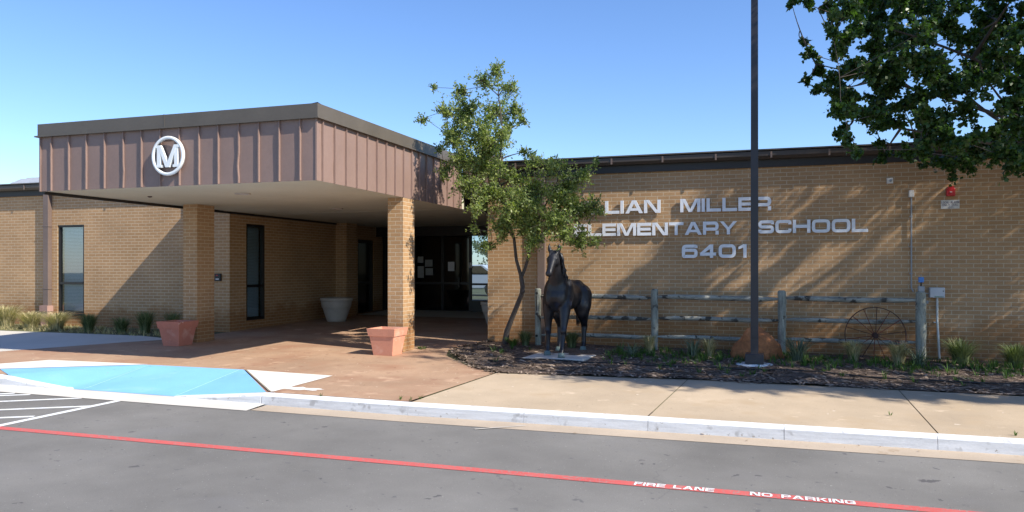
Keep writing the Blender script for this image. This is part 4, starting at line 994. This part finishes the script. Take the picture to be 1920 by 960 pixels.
# ground weeds, one mass
m = MB(); rng = random.Random(2)
for k in range(520):
    X = rng.uniform(-2.6, 4.5); Y = rng.gauss(13.1, .40)
    if rng.random() < .2: X, Y = rng.uniform(-5, 4.5), rng.uniform(11.4, 13.8)
    if Y > 14.1 or not in_bed(X, Y) or (-3.9 < X < -2.55): continue
    blades(m, X, Y, bed_z(X, Y)-.005, 9, rng.uniform(.06, .19), .13, .006, .4, rng, 3)
tag(m.build('ground_weeds', M_weed), 'low green weeds and grass growing through the mulch bed', 'weeds', kind='stuff')
m = MB()
for k in range(500):
    X = rng.uniform(-20, -11.6); Y = rng.uniform(13.0, 14.1); blades(m, X, Y, gz(X, Y)-.01, 8, rng.uniform(.04, .14), .12, .005, .4, rng, 3)
tag(m.build('dry_ground_grass', M_dry), 'short dry grass along the foot of the left wall', 'grass', kind='stuff')
m = MB()
for px, py in ((768, 752), (600, 744), (750, 750), (365+1160-1160+1305, 780), (1905, 818), (667+320-200, 749)):
    X, Y = G(px, py); blades(m, X, Y+.02, walk_z(X, Y), 10, .06, .06, .004, .3, rng, 3)
for k in range(10):
    X, Y = -6.0+rng.uniform(-.1, .15), 12.9+rng.uniform(-.1, .05); blades(m, X, Y, gz(X, Y), 8, .06, .07, .005, .3, rng, 3)
tag(m.build('joint_weeds', M_weed), 'tiny weeds growing in the pavement joints', 'weeds', kind='stuff')

# ------------------------------------------------------------------ trees
def leaf_arrays(P, size, rng, elong=1.9, updir=.3, cup=.25):
    n = len(P); P = np.asarray(P)
    d = rng.normal(size=(n, 3)); d[:, 2] += updir; d /= np.linalg.norm(d, axis=1)[:, None]
    a = rng.normal(size=(n, 3)); nn = np.cross(d, a); nn /= np.linalg.norm(nn, axis=1)[:, None]
    sz = size*rng.uniform(.7, 1.25, n)[:, None]
    side = nn*sz/elong*.5; nrm = np.cross(nn, d)
    A = P; B = P+d*sz*.45+side+nrm*sz*cup*.25; Cc = P+d*sz; D = P+d*sz*.45-side+nrm*sz*cup*.25
    return np.stack([A, B, Cc, D], 1).reshape(-1, 3)
def leaf_object(name, V, mat, parent):
    n = len(V)//4; me = bpy.data.meshes.new(name); off = np.array(parent['_w'])
    me.vertices.add(len(V)); me.vertices.foreach_set('co', (V-off).astype(np.float32).ravel())
    me.loops.add(4*n); me.loops.foreach_set('vertex_index', np.arange(4*n, dtype=np.int32))
    me.polygons.add(n); me.polygons.foreach_set('loop_start', np.arange(0, 4*n, 4, dtype=np.int32)); me.polygons.foreach_set('loop_total', np.full(n, 4, dtype=np.int32))
    me.update(calc_edges=True); me.validate(); me.materials.append(mat)
    o = bpy.data.objects.new(name, me); C.objects.link(o); o.parent = parent; o['_w'] = list(off); return o
def bez(a, b, c, n=7): return [a*(1-t)**2+b*2*t*(1-t)+c*t*t for t in [i/n for i in range(n+1)]]
def grow(m, nodes, base_r, clumps, rng, drop=.25):
    """limb from the nearest trunk node to every clump centre"""
    for c, r in clumps:
        c = Vector(c); best = min(nodes, key=lambda q: (q[0]-c).length+.6*max(0, q[0].z-c.z+.1))
        a = best[0]; mid = a.lerp(c, .5)+Vector((rng.uniform(-.1, .1), rng.uniform(-.1, .1), -drop*(c-a).length*.3+.05))
        r0 = min(best[1]*.75, .012+.014*(c-a).length); pts = bez(a, mid, c); n = len(pts)
        m.tube(pts, [r0*(1-i/(n-1))+.004 for i in range(n)], 6)
        nodes.append((pts[n//2], r0*.6)); nodes.append((pts[-2], r0*.35))
def clump_points(c, r, n, rng, twigs=9):
    """leaves along twigs radiating from a clump centre: uneven, gappy outline"""
    out = []; seg = []
    for t in range(twigs):
        d = rng.normal(size=3); d /= np.linalg.norm(d); L = r*rng.uniform(.6, 1.25); k = max(3, int(n/twigs)); b = rng.normal(size=3)*.35
        u = rng.uniform(.15, 1, k)[:, None]; P = np.array(c)+d*L*u+b*L*u*u*.6+rng.normal(size=(k, 3))*r*.085
        out.append(P); seg.append((Vector(c), Vector(np.array(c)+d*L*.5+b*L*.15), Vector(np.array(c)+d*L+b*L*.6)))
    return np.concatenate(out), seg
# small live oak
npr = np.random.default_rng(4); rr_ = random.Random(4)
oak = empty('small_oak_tree', (-4.8, 13.75, gz(-4.8, 13.75)), 'small airy green tree with a crooked forked trunk beside the entrance', 'tree')
def at(px, py, Y): X, Z = PY(px, py, Y); return Vector((X, Y, Z))
tp = [at(947, 643, 13.8), at(951, 620, 13.75), at(959, 599, 13.7), at(970, 572, 13.62), at(978, 552, 13.57), at(980, 538, 13.52), at(977, 518, 13.5)]
fl = [tp[-1], at(968, 487, 13.42), at(964, 449, 13.3), at(950, 400, 13.15), at(935, 350, 13.0), at(938, 300, 12.95), at(942, 240, 12.9), at(935, 180, 12.9), at(932, 130, 12.85)]
fr_ = [tp[-1]+Vector((.01, .02, 0)), at(985, 502, 13.5), at(991, 481, 13.45), at(996, 448, 13.35), at(1010, 410, 13.2), at(1030, 370, 13.1), at(1045, 340, 13.0)]
m = MB(); m.tube(tp, [.062, .052, .047, .045, .043, .043, .040], 10)
m.tube(fl, [.036, .031, .028, .025, .022, .018, .013, .009, .004], 8); m.tube(fr_, [.032, .028, .026, .022, .018, .012, .006], 8)
m.ellip(at(981, 546, 13.5), (.035, .03, .04))
nodes = [(p, r) for p, r in zip(fl[1:], [.031, .028, .025, .022, .018, .013, .009, .004])]+[(p, r) for p, r in zip(fr_[1:], [.028, .026, .022, .018, .012, .006])]
oc = [(935,135,20),(905,155,22),(952,165,22),(865,172,18),(818,163,10),(880,205,36),(930,212,36),(965,210,20),(833,215,22),(793,226,15),(850,255,34),(900,260,42),(945,252,28),(980,232,15),(978,280,12),(820,285,10),(862,300,32),(905,312,40),(838,322,18),(938,318,22),(880,352,32),(925,362,36),(960,335,20),(1003,302,20),(1040,318,22),(960,385,42),(1000,362,42),(1045,368,36),(1088,332,22),(1112,312,12),(940,425,34),(985,425,42),(1035,415,40),(1080,392,34),(1108,385,20),(1126,402,10),(895,392,24),(885,430,12),(905,458,10),(1060,442,26),(1085,452,20),(1116,448,12),(922,455,14),(1000,452,22),(1068,348,26),(915,285,34),(870,230,30)]
clumps = []; P = []; tw = MB()
for i, (x, y, r) in enumerate(oc):
    for lay in range(2 if r > 16 else 1):
        Y = 12.95+rr_.uniform(-.55, .45)+(.25 if lay else 0); Y = min(Y, 13.75)
        c = at(x+rr_.uniform(-6, 6), y+rr_.uniform(-6, 6), Y); rad = r/108*1.05
        if lay == 0: clumps.append((tuple(c), rad))
        pts, seg = clump_points(tuple(c), rad, int((680 if y > 250 else 430)*(r/34)**2)+70, npr, 18); P.append(pts)
        for s in seg: tw.tube(list(s), [.006, .004, .002], 4, caps=False)
grow(m, nodes, .05, clumps, rr_)
m.add(tw.v, tw.f, True)
m.build('trunk', M_bark, oak)
P = np.concatenate(P); P = P[~((P[:, 0] < -6.05) & (P[:, 2] < 3.83))]; P = P[P[:, 1] < 14.2]
leaf_object('crown', leaf_arrays(P, .058, npr, 2.1, .35), M_oak, oak)

# big pear tree leaning in from the right
npr = np.random.default_rng(9); rr_ = random.Random(12)
BT = Vector((6.3, 12.1, gz(6.3, 12.1)))
pear = empty('large_shade_tree', tuple(BT), 'large dark green shade tree reaching in from the right over the roof', 'tree')
m = MB(); tk = [BT, BT+Vector((-.05, .03, 1.)), BT+Vector((0, 0, 2.0)), BT+Vector((.05, .05, 3.0)), BT+Vector((0, 0, 4.5)), BT+Vector((-.1, .1, 6.5)), BT+Vector((0, 0, 8.5))]
m.tube(tk, [.24, .20, .18, .16, .12, .08, .03], 12)
nodes = [(p, r) for p, r in zip(tk[2:], [.16, .15, .11, .07, .03])]
for (x0, y0, Y0), (x1, y1, Y1), (x2, y2, Y2) in (((2100, 330, 12.1), (1900, 250, 12.2), (1840, 130, 12.3)), ((2050, 300, 12.2), (1830, 235, 12.6), (1780, 130, 12.7)), ((2080, 300, 12.0), (1800, 262, 12.2), (1600, 225, 12.3)), ((2100, 250, 12.1), (1850, 100, 11.9), (1620, 40, 11.9)), ((2100, 300, 12.1), (1800, 180, 12.4), (1530, 120, 12.3))):
    b = bez(at(x0, y0, Y0), at(x1, y1, Y1), at(x2, y2, Y2), 9); b = [tk[3]]+b; m.tube(b, [.07]+[.040*(1-i/11) for i in range(10)], 8)
    nodes += [(p, .07*(1-i/11)) for i, p in enumerate(b[1:])]
clumps = []
vis = [(1484,4,11),(1515,8,12),(1548,10,16),(1505,78,10),(1518,100,13),(1535,130,15),(1555,152,17),(1512,150,10),(1530,165,9),(1572,95,16),(1560,60,12),(1570,30,22),(1575,205,20),(1578,240,14),(1590,262,14),(1572,250,8),(1610,285,13),(1655,290,14),(1700,290,16),(1740,280,22),(1650,268,9)]
y = -20
while y < 330:
    x = 1590
    while x < 2050:
        jx_, jy_ = rr_.uniform(-14, 14), rr_.uniform(-14, 14); X_, Y_ = x+jx_, y+jy_
        low = 255 if X_ < 1700 else (285 if X_ < 1760 else 312)
        hole = any(((X_-hx)/hw)**2+((Y_-hy)/hh)**2 < 1 for hx, hy, hw, hh in ((1650, 248, 34, 16), (1790, 205, 16, 28), (1868, 190, 20, 34), (1640, 160, 12, 10), (1700, 238, 14, 12), (1840, 210, 12, 16)))
        if Y_ < low and not hole and rr_.random() < .93: vis.append((X_, Y_, rr_.uniform(20, 30)))
        x += 36
    y += 35
def shades_lit_wall(c, r):      # keep the crown where the photographed shade falls
    t = YW-c[1]; xs, zs = c[0]-3.41*t, c[2]-3.15*t
    return zs > -.2 and xs-2.0*r < -3.7+.78*zs
for (x, y, r) in vis:
    for _ in range(12):
        Y = rr_.uniform(9.8, 13.4); c = at(x, y, Y)
        if not shades_lit_wall(c, .2): break
    d_ = (-math.sin(YAW)*c.x+math.cos(YAW)*c.y); clumps.append((tuple(c), r/FPX*d_*1.0))
nv = len(clumps)
for k in range(2600):
    v = Vector((rr_.gauss(0, 1), rr_.gauss(0, 1), rr_.gauss(0, 1))).normalized()*rr_.random()**.4
    c = Vector((6.2+v.x*5.6, 12.0+v.y*3.5, 6.6+v.z*4.0)); px_, py_ = pix(c)
    if px_ < 1990 and py_ > -70: continue
    if px_ < 1640 and py_ > -260: continue
    rad_ = rr_.uniform(.30, .55)
    if shades_lit_wall(c, rad_): continue
    if mnoise.noise(c*.55) < -.06: continue
    clumps.append((tuple(c), rad_))
    if len(clumps) > nv+250: break
for k in range(60):       # low outer boughs whose shade reaches the back of the sidewalk
    xg, yg, z = rr_.uniform(-2.6, 3.8), rr_.uniform(10.45, 11.0), rr_.uniform(5.2, 9.); c = Vector((xg+3.41*z/3.15, yg-z/3.15, z))
    p_ = pix(c)
    if p_[0] > 1960: clumps.append((tuple(c), rr_.uniform(.25, .42)))
P = []; tw = MB()
for i, (c, r) in enumerate(clumps):
    n = int(17500*r*r)+40 if i < nv else 420
    pts, seg = clump_points(c, r*(1.35 if i > 20 else 1.1), n if i < nv else n, npr, 8); P.append(pts)
    if i < nv:
        for s in seg: tw.tube(list(s), [.007, .005, .002], 4, caps=False)
grow(m, nodes, .1, [(c, r) for c, r in clumps if rr_.random() < .85], rr_)
m.add(tw.v, tw.f, True); m.build('trunk', M_bark, pear)
P = np.concatenate(P)
leaf_object('crown', leaf_arrays(P, .060, npr, 1.25, -.35), M_pear, pear)

# ------------------------------------------------------------------ seen through the entrance glass
m = MB(); 
def far_tree(X, Y, H, R_, seed, label):
    z0 = gz(X, Y)-.25; t = empty('background_tree', (X, Y, z0), label, 'tree', 'trees beyond the building'); g_ = np.random.default_rng(seed); q = random.Random(seed)
    m = MB(); m.tube([(X, Y, z0), (X+.1, Y, z0+H*.4), (X, Y, z0+H*.8)], [.18, .13, .05], 8); m.build('trunk', M_bark, t); P = []
    for k in range(60):
        v = Vector((q.gauss(0, 1), q.gauss(0, 1), q.gauss(0, 1))).normalized()*q.random()**.4; P.append(clump_points((X+v.x*R_, Y+v.y*R_, z0+H*.6+v.z*H*.42), .55, 70, g_, 6)[0])
    leaf_object('crown', leaf_arrays(np.concatenate(P), .16, g_, 1.5), M_far, t)
far_tree(-16.5, 46, 4.4, 2.6, 1, 'round green tree seen through the entrance glass, left one')
far_tree(-12.6, 50, 4.2, 2.8, 2, 'round green tree seen through the entrance glass, right one')
cz = gz(-13.5, 36)-.25; cX, cY = -13.6, 35
car = empty('parked_car', (cX, cY, cz), 'white car parked beyond the building, glimpsed through the entrance glass', 'car')
m = MB(); prof = [(-2.2, .35), (-2.2, .8), (-1.9, .95), (-1.1, 1.0), (-.5, 1.45), (.9, 1.48), (1.6, 1.02), (2.15, .95), (2.2, .35)]
n = len(prof); vs = [(cX+x, cY-.85, cz+z) for x, z in prof]+[(cX+x, cY+.85, cz+z) for x, z in prof]
m.add(vs, [tuple(range(n))[::-1] if False else tuple(range(n))[::1], tuple(range(n, 2*n))[::-1]]+[((i+1) % n, i, n+i, n+(i+1) % n) for i in range(n)]); m.build('body', M_car, car, .04)
m = MB(); m.add([(cX-.95, cY-.858, cz+1.02), (cX+1.35, cY-.858, cz+1.02), (cX+.82, cY-.858, cz+1.42), (cX-.45, cY-.858, cz+1.40)], [(0, 1, 2, 3)]); m.build('side_window', M_darkglass, car)
for wx in (-1.35, 1.35):
    for wy in (-.80, .80): m = MB(); m.tube([(cX+wx, cY+wy-.1, cz+.33), (cX+wx, cY+wy+.1, cz+.33)], .33, 18); m.build('wheel', M_tyre, car)

for o in bpy.data.objects:
    if '_w' in o: del o['_w']
